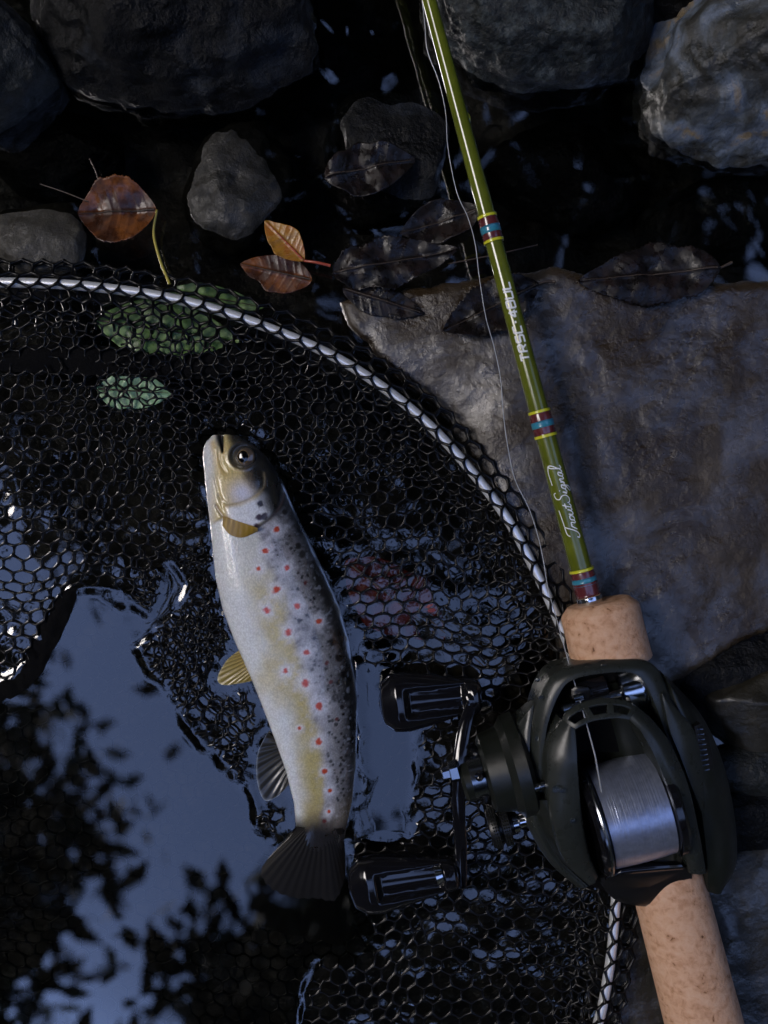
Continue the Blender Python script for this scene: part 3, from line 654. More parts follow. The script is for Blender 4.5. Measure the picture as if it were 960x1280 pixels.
# scales: fine wave bump
N = MT['fish'].node_tree.nodes; L = MT['fish'].node_tree.links
vo = N.new('ShaderNodeTexVoronoi'); mp = N.new('ShaderNodeMapping'); mp.inputs['Scale'].default_value = (1 / (U * 2.0), 1 / (U * 2.6), 1 / (U * 2.0)); tcn = [n for n in N if n.type == 'TEX_COORD'][0]
L.new(tcn.outputs['Object'], mp.inputs[0]); L.new(mp.outputs[0], vo.inputs['Vector']); vo.inputs['Scale'].default_value = 1
vr = N.new('ShaderNodeMapRange'); vr.inputs[1].default_value = .2; vr.inputs[2].default_value = .75; vr.inputs[3].default_value = 1.04; vr.inputs[4].default_value = .82
L.new(vo.outputs['Distance'], vr.inputs[0]); vx = N.new('ShaderNodeVectorMath'); vx.operation = 'SCALE'
at_ = [n for n in N if n.type == 'ATTRIBUTE'][0]; L.new(at_.outputs['Color'], vx.inputs[0]); L.new(vr.outputs[0], vx.inputs['Scale']); L.new(vx.outputs[0], N['Principled BSDF'].inputs['Base Color'])
b2 = N.new('ShaderNodeBump'); b2.inputs['Distance'].default_value = .5 * U; b2.inputs['Strength'].default_value = .5
L.new(vo.outputs['Distance'], b2.inputs['Height']); bs = N['Principled BSDF']; old = bs.inputs['Normal'].links[0].from_socket
L.new(old, b2.inputs['Normal']); L.new(b2.outputs[0], bs.inputs['Normal'])

def fin(name, base0, base1, tips, c_in, c_edge, zb, zt, rays=12, label=None, edge=.9, rayc=.6, amp=.9, mat=None):
    """fan between a base segment and a curve of tips (px); ridged rays; real thickness"""
    n, m = 22, rays * 6 + 1
    tp = spline([(a, b) for a, b in tips], m); t = np.linspace(0, 1, m)
    b0, b1 = np.array(base0, float), np.array(base1, float); bp = b0 + (b1 - b0) * t[:, None]
    s = np.linspace(0, 1, n)[:, None, None]
    P = bp[None] * (1 - s) + tp[None] * s
    zb_ = np.asarray(zb); z = zb * (1 - s[..., 0]) + zt * s[..., 0]
    ridge = np.cos(t * rays * 2 * np.pi)[None] * (amp * (1 - .5 * s[..., 0]))
    z = z + ridge + 1.5 * np.sin(t * 3 + 1)[None] * s[..., 0] * 2
    V = np.array([[W(P[i, j, 0], P[i, j, 1], z[i, j]) for j in range(m)] for i in range(n)])
    c = np.zeros((n, m, 3)) + np.array(c_in); c = c * (1 - .45 * (ridge < -.2)[..., None] * rayc)
    e = sstep(edge, 1, np.maximum(s[..., 0] * np.ones((1, m)), 0)); c = c * (1 - e[..., None]) + np.array(c_edge) * e[..., None]
    q = V.reshape(-1, 3); F = gridfaces(n, m)
    o = mesh(name, np.vstack([q, q - [0, 0, 1.0]]), np.vstack([F, F[:, ::-1] + len(q)]), mat or MT['fin'], fish, col=np.vstack([c.reshape(-1, 3)] * 2))
    return o
fin('pectoral_fin', (279, 645), (322, 660), [(278, 657), (287, 668), (303, 672), (323, 664)], (.34, .21, .03), (.30, .2, .05), 60, 55, 7, rayc=.2, amp=.25)
fin('pelvic_fin', (304, 810), (322, 846), [(300, 812), (283, 826), (272, 847), (278, 856), (300, 854), (320, 850)], (.34, .25, .06), (.48, .40, .18), 14, 10, 12)
fin('anal_fin', (343, 922), (362, 978), [(334, 916), (322, 942), (321, 975), (330, 1000), (346, 996), (360, 982)], (.035, .034, .03), (.25, .28, .32), 4, 5, 9, edge=.93)
fin('tail_fin', (371, 1034), (428, 1036), [(350, 1062), (318, 1088), (300, 1118), (318, 1148), (352, 1166), (392, 1172), (426, 1180), (442, 1140), (440, 1100), (432, 1058)], (.006, .005, .004), (.010, .008, .006), 15, -10, 22, amp=.22, mat=MT['tail'])
fin('dorsal_fin', (445, 800), (448, 880), [(447, 800), (459, 835), (463, 870), (462, 895), (448, 884)], (.02, .018, .015), (.03, .028, .02), -8, -16, 10)
fin('adipose_fin', (444, 950), (441, 985), [(444, 950), (456, 965), (459, 985), (452, 995), (441, 985)], (.02, .018, .015), (.03, .028, .02), -9, -8, 4)
# eye
ez = 45
ce = W(307, 571, ez); rr_ = np.linspace(0, 1, 26); tt = np.linspace(0, 2 * np.pi, 48, endpoint=False)
rad = 12.6
V = []; cl = []
for r_ in rr_:
    for t_ in tt:
        x, y = r_ * rad * math.cos(t_), r_ * rad * 1.02 * math.sin(t_)
        V.append(ce + [x, y, 6.5 * math.sqrt(max(0, 1 - r_ * r_)) - 3])
        dp_ = math.hypot(x + 2.5, y * .85)
        if dp_ < 6.2: c = (.003, .003, .004)
        elif dp_ < 7.0: c = (.16, .11, .05)
        elif r_ < .82: g = .5 + .5 * math.sin(t_ * 3 + 1); c = (.06 + .05 * g, .045 + .04 * g, .035 + .03 * g)
        else: c = (.035, .033, .03)
        cl.append(c)
F = gridfaces(26, 48, wrap_m=True)
eye = mesh('eye', V, F, MT['eye'], fish, col=np.array(cl))

# ------------------------------------------------------------------ the rod
rod = thing('fishing_rod', 'olive green fishing rod with cork grip lying on the flat rock', 'fishing rod', W(736, 752, 0))
RA = W(520.5, -60, 98); RB = W(737.5, 752, 76)                 # axis of the blank
axr = (RB - RA); RL = np.linalg.norm(axr); axr /= RL
sdr = np.cross(axr, [0, 0, 1.]); sdr /= np.linalg.norm(sdr)    # points to photo left
if sdr[0] > 0: sdr = -sdr
upr = np.cross(sdr, axr); upr = upr if upr[2] > 0 else -upr
r_at = lambda s: 7.9 + (13.2 - 7.9) * s                        # s 0..1
def s_of_y(py): return (py + 60) / 812.0
def ring_part(name, y0, y1, extra, mat, bulge=.0, par=None, n=10, seg=28):
    ss = np.linspace(s_of_y(y0), s_of_y(y1), n)
    P = RA + axr * (ss * RL)[:, None]; prof = extra + bulge * np.sin(np.linspace(0, np.pi, n)) ** .6
    return tube(name, P, r_at(ss) + prof, mat, par or rod, seg)
ring_part('blank', -640, 752, 0, MT['rod'], n=90)
for (a, b, c_, d) in [(268, 297, 279, 288), (512, 541, 523, 531), (712, 744, 721, 727)]:
    w_ = ring_part('wrap', a, b, .7, MT['rodband'], .9, n=14)
    ring_part('stripe', c_, d, 1.65, MT['cyan'], .1, par=w_, n=4)
    if a > 700: ring_part('stripe', 729, 731, 1.5, MT['cyan'], .1, par=w_, n=3)
    ring_part('stripe', a - 2.5, a + 1, 1.6, MT['yellow'], .2, par=w_, n=4)
    if a < 700: ring_part('stripe', b - 1, b + 2.5, 1.6, MT['yellow'], .2, par=w_, n=4)
ring_part('winding_check', 744, 757, 1.2, MT['chrome'], .6, n=8)
q = RA + axr * RL * s_of_y(147) - sdr * r_at(s_of_y(147)) * .95
lathe('hook_keeper', [(-6, .6), (-2, 2), (2, 2.2), (6, .6)], q + upr * 2, axr, MT['rod'], rod, 10)

def strokes_on_rod(name, strokes, y_start, scale, wd, mat, vshift=0.0, aspect=1.0):
    """polyline strokes in letter units laid on the round blank; text runs from the grip to the tip, letter tops to the left"""
    V = []; F = []
    for st in strokes:
        P = np.array(st, float)
        if len(P) > 2 and st is not None and getattr(P, 'shape', (0,))[0] > 2: pass
        T = np.gradient(P, axis=0) * [scale * aspect, scale]; T /= np.linalg.norm(T, axis=1)[:, None] + 1e-9
        for i, (x, y) in enumerate(P):
            for sg in (-1, 1):
                X_ = x * scale * aspect + sg * wd / 2 * -T[i, 1]; Y_ = y * scale + sg * wd / 2 * T[i, 0]
                s = s_of_y(y_start) - X_ / RL; r = r_at(s) + .25; phi = (Y_ + vshift) / r
                V.append(RA + axr * s * RL + r * (sdr * math.sin(phi) + upr * math.cos(phi)))
        b0 = len(V) - 2 * len(P)
        for i in range(len(P) - 1): F.append([b0 + 2 * i, b0 + 2 * i + 1, b0 + 2 * i + 3, b0 + 2 * i + 2])
    return mesh(name, V, F, mat, rod, smooth=False)
def dense(p, n=40): return spline(p, n).tolist()
def lin(p):
    out = []
    for a, b in zip(p[:-1], p[1:]):
        for t in np.linspace(0, 1, 8, endpoint=False): out.append((a[0] + (b[0] - a[0]) * t, a[1] + (b[1] - a[1]) * t))
    return out + [p[-1]]
BL = {'T': [[(0, 1), (1, 1)], [(.5, 1), (.5, 0)]],
      'R': [[(0, 0), (0, 1)], [(0, 1), (.95, 1)], [(.95, 1), (.95, .5)], [(.95, .5), (0, .45)], [(.5, .45), (1, 0)]],
      'S': [[(1, 1), (0, 1)], [(0, 1), (0, .5)], [(0, .5), (1, .5)], [(1, .5), (1, 0)], [(1, 0), (0, 0)]],
      'C': [[(1, 1), (0, 1)], [(0, 1), (0, 0)], [(0, 0), (1, 0)]],
      '-': [[(.05, .5), (.4, .5)]],
      '4': [[(.75, 0), (.75, 1)], [(.75, 1), (0, .33)], [(0, .33), (1.05, .33)]],
      '8': [[(0, 0), (0, 1)], [(0, 1), (1, 1)], [(1, 1), (1, 0)], [(1, 0), (0, 0)], [(0, .5), (1, .5)]],
      'U': [[(0, 1), (0, 0)], [(0, 0), (1, 0)], [(1, 0), (1, 1)]],
      'L': [[(0, 1), (0, 0)], [(0, 0), (1, 0)]]}
st = []; x = 0
for ch in 'TRSC-48UL':
    for s_ in BL[ch]: 
        a, b = np.array(s_[0], float), np.array(s_[1], float)
        st.append([(x + p[0] + .18 * p[1], p[1]) for p in lin([tuple(a), tuple(b)])])
    x += .95 if ch == '-' else 1.38
strokes_on_rod('lettering', st, 449, 9.6, 2.2, MT['white'], vshift=-3.0, aspect=94 / (x * 9.2) * .98)
SCR = [[(0.1, .25), (0, 0), (.35, -.12), (.7, .15), (.95, .7), (1.1, 1.25), (1.2, 1.5)], [(.1, 1.15), (.3, 1.45), (.8, 1.55), (1.6, 1.6), (3.2, 1.75)],
       [(1.0, 0), (1.3, .55), (1.45, .65), (1.5, .5)], [(1.45, .55), (1.55, .62), (1.8, .55), (1.75, .1), (1.9, 0), (2.15, .25)],
       [(2.45, .6), (2.15, .5), (2.1, .1), (2.35, 0), (2.6, .25), (2.55, .55), (2.4, .6), (2.75, .45)],
       [(2.8, .6), (2.75, .15), (2.95, 0), (3.2, .25), (3.35, .62), (3.25, .15), (3.4, 0), (3.6, .15)],
       [(3.85, 1.1), (3.65, .2), (3.8, 0), (4.05, .2)], [(3.45, .72), (4.05, .78)],
       [(5.3, 1.55), (5.1, 1.85), (4.6, 1.7), (4.55, 1.25), (4.95, .85), (5.05, .35), (4.75, 0), (4.3, .05), (4.15, .35)],
       [(5.25, .1), (5.45, .6), (5.4, .1), (5.6, .05), (5.75, .25)], [(5.55, .95), (5.6, 1.0)],
       [(6.25, .6), (5.95, .55), (5.85, .15), (6.1, .02), (6.3, .6), (6.2, -.4), (5.9, -.75), (5.65, -.5), (6.1, -.1), (6.5, .2)],
       [(6.55, 0), (6.65, .6), (6.6, .1), (6.8, .5), (6.98, .58), (7.0, .1), (7.15, .02), (7.3, .2)],
       [(7.75, .6), (7.45, .55), (7.35, .12), (7.6, 0), (7.8, .58), (7.78, .1), (7.95, 0), (8.15, .25)],
       [(8.2, .3), (8.55, 1.2), (8.45, 1.65), (8.25, 1.3), (8.25, .2), (8.4, 0), (8.65, .15)], [(8.45, 1.65), (7.6, 1.85), (6.2, 1.75)]]
st = [dense([(a + .22 * b, b) for a, b in s_]) for s_ in SCR]
strokes_on_rod('script_lettering', st, 671, 9.0, 1.15, MT['white'], vshift=-5.5, aspect=89 / (8.9 * 9.0))
# cork grips
RC0 = W(747, 752, 76); RC1 = W(765, 828, 77)
def cork(name, p0, p1, prof, label=None):
    ax = p1 - p0; Ln = np.linalg.norm(ax); pr = [(a * Ln, b) for a, b in prof]
    return lathe(name, pr, p0, ax, MT['cork'], rod, 56)
cork('fore_grip', RC0, RC1, [(0, 20), (0, 35), (.005, 36.5), (.12, 44.8), (.16, 46), (.5, 46), (.8, 46.5), (1, 47), (1.02, 46)])
cork('rear_grip', W(830, 1085, 62), W(903, 1370, 62), [(0, 42), (.05, 43), (.5, 44.5), (1, 47), (1.01, 40)])
tube('reel_seat', [W(768, 842, 74), W(800, 960, 66), W(832, 1090, 62)], [36, 34, 38], MT['reel_dark'], rod, 32)

# ------------------------------------------------------------------ fishing line running down to the reel
lp = [(400, -560, 120), (470, -260, 105), (515, -90, 95), (530, 20, 84), (534, 62, 80), (548, 100, 74), (557, 140, 72), (560, 185, 70), (571, 240, 66), (585, 272, 64), (594, 305, 62), (599, 345, 60), (607, 395, 56), (618, 435, 52), (626, 475, 50), (629, 515, 48), (635, 560, 46), (644, 600, 44),
      (661, 635, 44), (673, 672, 44), (680, 705, 46), (685, 735, 52), (698, 782, 80), (712, 832, 110), (723, 870, 118)]
tag(tube('fishing_line', spline([W(*p) for p in lp], 200), .55, MT['line'], seg=6), 'thin translucent fishing line hanging loosely beside the rod into the reel', 'fishing line')

# ------------------------------------------------------------------ the reel
reel = thing('fishing_reel', 'dark olive low-profile casting reel clamped on the cork handled rod', 'fishing reel', W(790, 980, 0))
au = W(838, 1130, 100) - W(750, 800, 100); au /= np.linalg.norm(au)      # towards the butt
av = np.cross(au, [0, 0, 1.]); av = av if av[0] > 0 else -av             # towards the right plate
# core under everything
dome('body_core', [(690, 850, 84), (754, 834, 86), (806, 836, 86), (850, 880, 80), (880, 940, 76), (900, 1020, 72), (902, 1090, 70), (870, 1112, 70), (800, 1118, 70), (740, 1108, 70), (695, 1066, 72), (668, 990, 76), (668, 900, 80)], MT['cloth'], reel, h=2, drop=55)
dome('levelwind_dark_fill', [(690, 900, 96), (694, 868, 98), (706, 848, 100), (750, 838, 102), (795, 838, 102), (812, 852, 100), (826, 890, 98), (830, 930, 94), (760, 940, 94), (692, 930, 94)], MT['cloth'], reel, h=1, drop=40)  # black plate added so the reel opening looks dark inside
# front frame arch
fr = band('frame', [(668, 990, 108), (664, 940, 112), (668, 895, 116), (680, 858, 120), (700, 838, 122), (752, 825, 124), (802, 825, 124), (824, 838, 122), (838, 870, 120), (848, 905, 116), (860, 950, 112)],
     [(684, 990, 112), (681, 945, 120), (686, 905, 126), (700, 868, 130), (716, 851, 132), (752, 843, 134), (790, 842, 134), (806, 855, 132), (818, 880, 130), (830, 912, 124), (842, 950, 118)], MT['reel'], reel, n=90, r=3, crown=1.5, do=60, di=40)
# right palm plates
band('palm_plate', [(826, 839, 112), (850, 862, 98), (878, 895, 88), (900, 940, 80), (914, 990, 76), (922, 1045, 72), (920, 1085, 70), (905, 1112, 70)],
     [(826, 842, 118), (840, 880, 122), (858, 930, 124), (872, 985, 122), (880, 1040, 112), (884, 1085, 100), (884, 1105, 92), (886, 1116, 84)], MT['reel_dark'], reel, n=80, r=3, crown=9, do=50, di=40)
band('palm_crescent', [(828, 862, 124), (848, 888, 126), (868, 912, 122), (880, 950, 116), (884, 990, 112), (881, 1022, 110)],
     [(827, 870, 130), (838, 915, 134), (850, 945, 134), (863, 980, 130), (873, 1005, 122), (880, 1024, 112)], MT['reel'], reel, n=60, r=1.5, crown=2, do=20, di=20)
band('edge_strip', [(872, 900, 108), (886, 932, 102), (896, 968, 96), (899, 995, 94), (893, 1018, 96), (887, 1026, 98)],
     [(869, 904, 112), (882, 934, 108), (892, 968, 102), (895, 994, 100), (890, 1016, 100), (885, 1023, 102)], MT['reel'], reel, n=50, r=.8, crown=.8, do=8, di=8)
dial = band('dial_slot', [(876, 904, 121), (888, 930, 114), (892, 960, 109), (888, 968, 110)], [(868, 908, 124), (872, 930, 121), (876, 955, 116), (882, 968, 113)], MT['black'], reel, n=30, r=1, crown=1, do=10, di=10)
for i in range(9):
    t = i / 8
    a = W(871 + 7 * t, 911 + 52 * t, 124.5 - 9 * t); b = W(878 + 10 * t - 2 * t * t, 911 + 50 * t, 122 - 9 * t)
    tube('dial_mark', [a + [0, 0, 2], b + [0, 0, 2]], .7, material('dial_mark', [(.05, .08, .16)], rough=(.3, .3)) if i == 0 else bpy.data.materials['dial_mark'], dial, 6)
# left plates
band('side_plate', [(645, 905, 96), (641, 930, 98), (645, 975, 98), (656, 1020, 92), (668, 1050, 86), (690, 1082, 80), (722, 1110, 74)],
     [(668, 880, 108), (663, 930, 112), (665, 975, 112), (672, 1015, 106), (682, 1045, 98), (702, 1076, 88), (736, 1108, 78)], MT['reel'], reel, n=70, r=2.5, crown=3, do=45, di=30)
band('side_plate', [(664, 1000, 112), (671, 1020, 108), (681, 1045, 102), (700, 1075, 94), (735, 1106, 86)],
     [(688, 1000, 124), (694, 1025, 122), (704, 1055, 116), (722, 1084, 108), (745, 1104, 96)], MT['reel_dark'], reel, n=50, r=2, crown=2, do=30, di=30)
lathe('hinge_pin', [(-9, 3), (-8, 5), (0, 5), (1, 4), (6, 4), (7, 6), (10, 6), (11, 4)], W(674, 983, 124), av, MT['steel'], reel, 20)
# hood round the spool: legs, two front rims and bridges leave three windows
hood = band('hood', [(737, 1108, 104), (705, 1076, 126), (690, 1023, 144), (684, 967, 150), (686, 938, 150), (694, 914, 148), (702, 900, 146)],
     [(748, 1096, 110), (735, 1060, 130), (727, 1010, 150), (723, 960, 160), (722, 940, 160), (721, 924, 158), (720, 912, 156)], MT['reel'], reel, n=70, r=3, crown=3, do=55, di=60)
band('hood', [(796, 883, 146), (812, 896, 148), (828, 914, 150), (840, 932, 150), (861, 981, 146), (875, 1041, 130), (884, 1092, 104)],
     [(786, 900, 156), (800, 914, 160), (810, 930, 162), (820, 950, 162), (838, 995, 154), (852, 1045, 138), (862, 1092, 112)], MT['reel'], reel, n=70, r=3, crown=3, do=55, di=60)
def hood_front():
    O = spline([W(*p) for p in [(702, 900, 146), (708, 889, 146), (727, 878, 146), (754, 872, 146), (781, 875, 146), (796, 883, 146)]], 121)
    I = spline([W(*p) for p in [(720, 912, 156), (728, 907, 157), (740, 902, 157), (756, 899, 158), (772, 898, 158), (786, 900, 156)]], 121)
    m = 25; sr = np.linspace(0, 1, m); V = O[:, None] * (1 - sr)[None, :, None] + I[:, None] * sr[None, :, None]
    V[..., 2] += 2.2 * np.sin(np.pi * sr)[None] ** .6
    F = gridfaces(121, m); t_ = (F[:, 0] // m) / 120; s_ = (F[:, 0] % m) / (m - 1)
    hole = np.zeros(len(F), bool)
    for (a, b) in [(.05, .30), (.37, .62), (.69, .94)]: hole |= (t_ > a + .05 * (s_ - .3)) & (t_ < b - .05 * (s_ - .3)) & (s_ > .26) & (s_ < .70)
    o = mesh('hood_front', V.reshape(-1, 3), F[~hole], MT['reel'], reel)
    md = o.modifiers.new('thickness', 'SOLIDIFY'); md.thickness = 4 * U; md.offset = -1
    if o.data.polygons[0].normal.z < 0: o.data.flip_normals()
hood_front()
# spool
spc = W(786, 1012, 104)
lathe('spool', [(-50, 30), (-50, 58), (-46, 62), (-39, 62), (-37, 58), (-36, 45), (36, 45), (37, 58), (39, 62), (46, 62), (50, 58), (50, 30)], spc, av, MT['gloss'], reel, 72)
nl = 120; pr = [(-35.5 + 71 * i / (nl - 1), 57 + random.uniform(-.13, .13) + 1.2 * math.sin(math.pi * i / (nl - 1))) for i in range(nl)]
MT['spool_line'] = material('spool_line', [(.30, .34, .46), (.42, .47, .62)], 8, rough=(.3, .36), metal=.75, spec=1.0, coat=.3, coatr=.25)
sl_ = lathe('spooled_line', pr, spc, av, MT['spool_line'], reel, 96); sl_.data.polygons.foreach_set('use_smooth', [True] * len(sl_.data.polygons))
lathe('spool_rim', [(-43, 61), (-43, 63.6), (-41.5, 64.2), (-40, 63.6), (-40, 61)], spc, av, MT['steel'], reel, 72)
tube('line_to_guide', [W(724, 872, 118), W(736, 915, 140), W(744, 945, 155), W(752, 990, 162)], .8, MT['line'], reel, 6)
# level wind
lathe('levelwind_bar', [(-52, 4), (-50, 6), (50, 6), (52, 4)], W(757, 872, 112), av, MT['steel'], reel, 28)
lathe('levelwind_sleeve', [(0, 19), (3, 23), (14, 24), (24, 24), (25, 22.5), (27, 24), (29, 22.5), (31, 24), (33, 22.5), (35, 24), (38, 22), (40, 18)], W(772, 864, 102), av, MT['chrome'], reel, 40)
dome('line_guide', [(714, 862, 119), (722, 858, 121), (736, 860, 121), (738, 872, 119), (730, 876, 119), (716, 874, 119)], MT['black'], reel, h=2, drop=18)
lathe('guide_insert', [(-5, 3), (-5, 4.6), (5, 4.6), (5, 3)], W(723, 872, 122), av, MT['chrome'], reel, 20)
lathe('pinion_cover', [(-22, 10), (-20, 14), (14, 14), (16, 8)], W(742, 862, 104), av, MT['gloss'], reel, 24)
# thumb bar
dome('thumb_bar', [(752, 1098, 106), (770, 1092, 114), (810, 1088, 118), (848, 1084, 112), (862, 1086, 106), (864, 1104, 96), (850, 1120, 90), (818, 1133, 86), (776, 1128, 86), (756, 1112, 92)], MT['black'], reel, h=5, drop=30)
band('thumb_bar_edge', [(757, 1100, 112), (780, 1094, 119), (820, 1090, 121), (856, 1087, 113)], [(760, 1094, 114), (780, 1087, 121), (820, 1083, 123), (852, 1081, 116)], MT['gloss'], reel, n=30, r=1, crown=1, do=12, di=12)
# drag side
lathe('gear_case', [(-34, 10), (-34, 40), (-30, 46), (-8, 50), (0, 60), (14, 62), (20, 50)], W(640, 958, 70), av, MT['reel_dark'], reel, 56)
lathe('cast_control_cap', [(-42, 12), (-42, 20), (-38, 24), (-22, 25), (-20, 22), (-18, 25), (0, 26), (2, 20)], W(620, 966, 76), av, MT['reel_dark'], reel, 44)
lathe('clicker_ring', [(0, 20), (0, 27.5), (16, 27.5), (16, 20)], W(588, 972, 78), av, MT['steel'], reel, 44)
kn = lathe('knurled_knob', [(-30, 12), (-30, 22), (-26, 24), (-20, 24), (-19, 17), (-16, 17), (-15, 24), (-6, 24), (-5, 14), (2, 14)], W(642, 1028, 58), av, MT['black'], reel, 48)
for q0 in (-23, -10.5):
    o_ = W(642, 1028, 58)
    up_ = np.cross(av, np.array([0, 0, 1.])); up_ /= np.linalg.norm(up_); u2 = np.array([0, 0, 1.])
    V = []; F = []
    for i in range(40):
        a0 = 2 * math.pi * i / 40; d_ = math.cos(a0) * up_ + math.sin(a0) * u2; t_ = -math.sin(a0) * up_ + math.cos(a0) * u2
        for dz in (-1, 0, 1):
            b0 = len(V); cpt = o_ + av * (q0 + dz * 2.7) + d_ * 24
            V += [cpt - t_ * 1.4, cpt + av * 1.2, cpt + t_ * 1.4, cpt - av * 1.2, cpt + d_ * 1.4]
            F += [[b0, b0 + 1, b0 + 4], [b0 + 1, b0 + 2, b0 + 4], [b0 + 2, b0 + 3, b0 + 4], [b0 + 3, b0, b0 + 4]]
    kk = mesh('knurling', V, F, MT['reel_dark'], kn, smooth=False); kk['kind'] = 'stuff'
lathe('knob_post', [(0, 12), (6, 12), (8, 8), (16, 9), (18, 13), (21, 13)], W(641, 1029, 62), av, MT['chrome'], reel, 28)
lathe('handle_nut', [(-16, 4), (-14, 7), (-6, 8), (-5, 12), (4, 13), (5, 8)], W(568, 964, 84), av, MT['steel'], reel, 6)
# star drag arms behind the handle
for i in range(5):
    a0 = 2 * math.pi * i / 5 + .5; up_ = np.cross(av, np.array([0, 0, 1.])); d_ = math.cos(a0) * up_ + math.sin(a0) * np.array([0, 0, 1.])
    c0 = W(602, 966, 78); tube('star_arm', [c0 + d_ * 14, c0 + d_ * 26 + av * 1, c0 + d_ * 36 - av * 5], [5, 4, 5.5], MT['gloss'], reel, 10)
# handle arm and paddles
band('handle_arm', [(588, 868, 62), (574, 905, 74), (566, 960, 82), (566, 1020, 74), (568, 1060, 58), (570, 1108, 48)], [(600, 872, 64), (590, 905, 76), (582, 960, 84), (582, 1020, 76), (584, 1060, 60), (584, 1108, 50)], MT['gloss'], reel, n=60, r=2, crown=1, do=5, di=5)
def paddle(name, a, b, za, zb, wid, hgt, mat, capmat=None, slots=True):
    A_, B_ = W(*a, za), W(*b, zb); ax = B_ - A_; Ln = np.linalg.norm(ax); ax /= Ln; sd_ = np.cross([0, 0, 1.], ax); sd_ /= np.linalg.norm(sd_); up_ = np.cross(ax, sd_)
    n, m = 90, 72; s = np.linspace(0, 1, n); t = np.linspace(0, 2 * np.pi, m, endpoint=False)
    wprof = np.interp(s, [0, .02, .06, .2, .42, .72, .86, .95, .985, 1], [.35, .5, .55, .6, .8, 1, .97, .72, .42, .05])
    hprof = np.interp(s, [0, .02, .06, .2, .5, .8, .95, 1], [.5, .7, .75, .62, .7, .8, .6, .05])
    cs_, sn_ = np.cos(t), np.sin(t); ce_ = np.sign(cs_) * np.abs(cs_) ** .8; se_ = np.sign(sn_) * np.abs(sn_) ** .8
    xx = wid * wprof[:, None] * ce_[None]; zz = hgt * hprof[:, None] * se_[None]
    if slots:
        sl = (np.abs(xx) < wid * .42) & (s[:, None] > .16) & (s[:, None] < .70) & (sn_[None] > 0)
        dd = np.minimum(sstep(wid * .50, wid * .38, np.abs(xx)), sstep(.12, .18, s)[:, None] * sstep(.74, .68, s)[:, None]) * (sn_[None] > 0)
        zz = zz - dd * hgt * .42 + 2.2 * np.exp(-(xx / 2.2) ** 2) * dd
    V = A_ + ax * (s * Ln)[:, None, None] + sd_ * xx[..., None] + up_ * zz[..., None]
    F = gridfaces(n, m, wrap_m=True).tolist() + [list(range(m)), list(range((n - 1) * m, n * m))[::-1]]
    return mesh(name, V.reshape(-1, 3), F, mat, reel)
kn1 = paddle('handle_knob', (602, 868), (474, 880), 50, 34, 36, 30, MT['gloss'])
kn2 = paddle('handle_knob', (574, 1090), (436, 1110), 44, 26, 35, 28, MT['gloss'])
lathe('knob_collar', [(-4, 10), (-4, 18), (3, 20), (9, 18), (10, 10)], W(592, 872, 52), -av, MT['gloss'], reel, 32)
lathe('knob_collar', [(-2, 10), (-2, 17), (3, 19), (9, 18), (10, 10)], W(566, 1092, 46), -av, MT['gloss'], reel, 32)
lathe('bearing_cap', [(0, 3), (0, 10), (8, 12), (9, 6)], W(553, 1092, 54), -av, MT['chrome'], reel, 32)
# water beads on the reel
for (x, y, z, r) in [(735, 834, 125, 3.6), (754, 831, 126, 4), (677, 872, 123, 2), (671, 923, 120, 2), (652, 930, 108, 1.8), (651, 965, 110, 1.8), (655, 1010, 106, 1.8), (696, 987, 158, 3.2), (704, 988, 158, 2), (716, 1026, 150, 2), (845, 1040, 148, 1.8), (840, 960, 160, 1.5), (672, 850, 121, 1.8)]:
    lathe('water_bead', [(-1, (r := r * 1.5) * .9), (0, r), (r * .35, r * .85), (r * .6, r * .5), (r * .7, .05)], W(x, y, z), (0, 0, 1), MT['drop'], reel, 12)

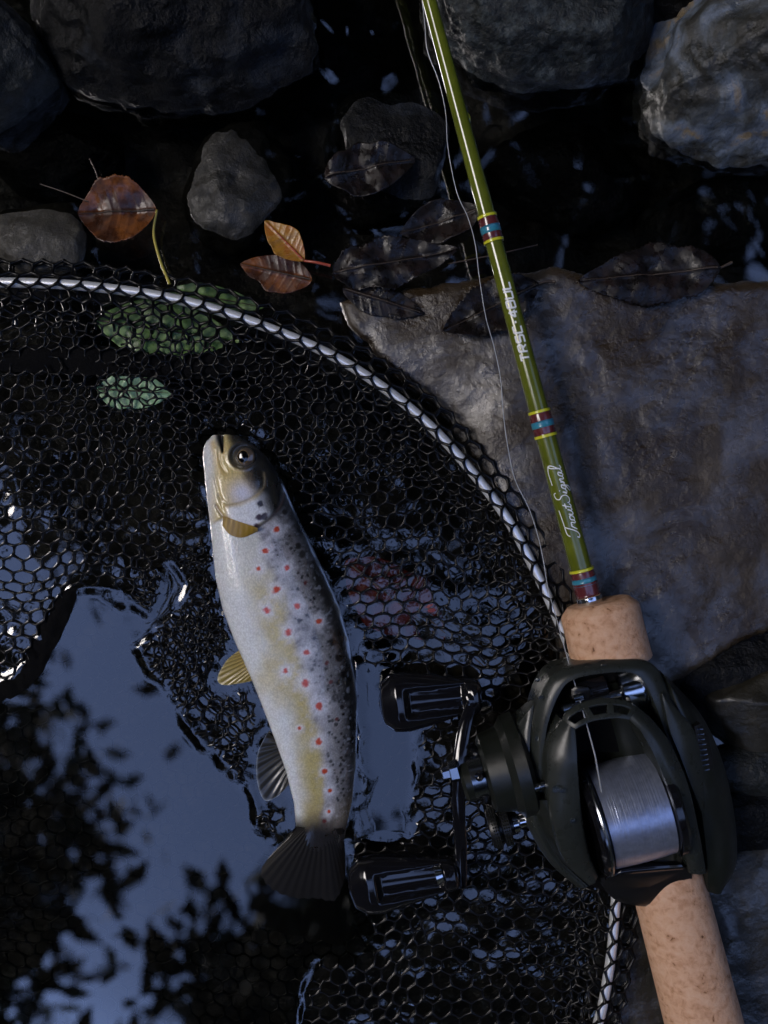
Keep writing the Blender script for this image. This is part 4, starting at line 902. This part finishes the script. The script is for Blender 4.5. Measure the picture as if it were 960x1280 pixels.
# ------------------------------------------------------------------ unseen trees over the stream (mirrored in the water; two crowns placed to darken it)
Mm = 1 / U
def tree(label, base, crown_c, R, n, seed, leaf_r=.09, lean=None):
    """metres here"""
    rs = np.random.default_rng(seed)
    root = thing('tree', label, 'tree', tuple(np.array(base) * Mm))
    b = np.array(base, float); c = np.array(crown_c, float)
    mid_ = (b + c) / 2 + np.array([rs.uniform(-.2, .2), rs.uniform(-.2, .2), .3])
    tube('trunk', spline([b * Mm, mid_ * Mm, c * Mm], 24), np.linspace(.13, .03, 24) * Mm, MT['bark'], root, 12)
    for i in range(6):
        d_ = rs.normal(size=3); d_ /= np.linalg.norm(d_); st_ = b + (c - b) * rs.uniform(.6, .95); en = c + d_ * R * .85
        tube('limb', spline([st_ * Mm, ((st_ + en) / 2 + [0, 0, .12]) * Mm, en * Mm], 12), np.linspace(.04, .008, 12) * Mm, MT['bark'], root, 6)
    nc = 130; cc_ = rs.normal(size=(nc, 3)); cc_ /= np.linalg.norm(cc_, axis=1)[:, None]; cc_ *= rs.uniform(.1, 1, (nc, 1)) ** .4 * R * [1, 1, .6]
    P = c + cc_[rs.integers(0, nc, n)] + rs.normal(size=(n, 3)) * R * .13
    A_ = rs.normal(size=(n, 3)); A_ /= np.linalg.norm(A_, axis=1)[:, None]; A_[:, 2] *= .5
    B_ = np.cross(A_, rs.normal(size=(n, 3))); B_ /= np.linalg.norm(B_, axis=1)[:, None]
    lr = leaf_r * rs.uniform(.6, 1.3, (n, 1))
    V = np.stack([P - A_ * lr, P + B_ * lr * .45, P + A_ * lr, P - B_ * lr * .45], 1).reshape(-1, 3)
    crown = mesh('crown', V * Mm, np.arange(n * 4).reshape(-1, 4), MT['foliage'], root, smooth=False)
    return root
tree('unseen tree with its dense crown spread overhead to darken the water', (.4, 4.3, .6), (-.35, 1.76, 4.2), 2.15, 26000, 1)  # crown placed overhead to block the sky's reflection in the water
tree('tree leaning in over the upper left bank', (-4.0, 4.2, .8), (-2.6, 3.4, 4.2), 1.7, 8000, 2)
tree('tree whose twigs hang mirrored in the left pool', (-4.6, -1.6, .8), (-2.9, -1.9, 4.2), 1.5, 11000, 3, .09)
tree('unseen tree added to darken the bottom edge of the pool', (-.5, -4.7, .8), (.3, -3.25, 4.2), 1.6, 17000, 4, .09)  # added crown, stands in for a dark shape reflected in the pool
tree('tree on the near right bank', (3.6, -4.6, .8), (2.6, -3.4, 4.3), 1.5, 7000, 5)
tree('tree on the far right bank', (4.0, 4.0, .8), (2.6, 2.8, 4.3), 1.6, 7000, 7)
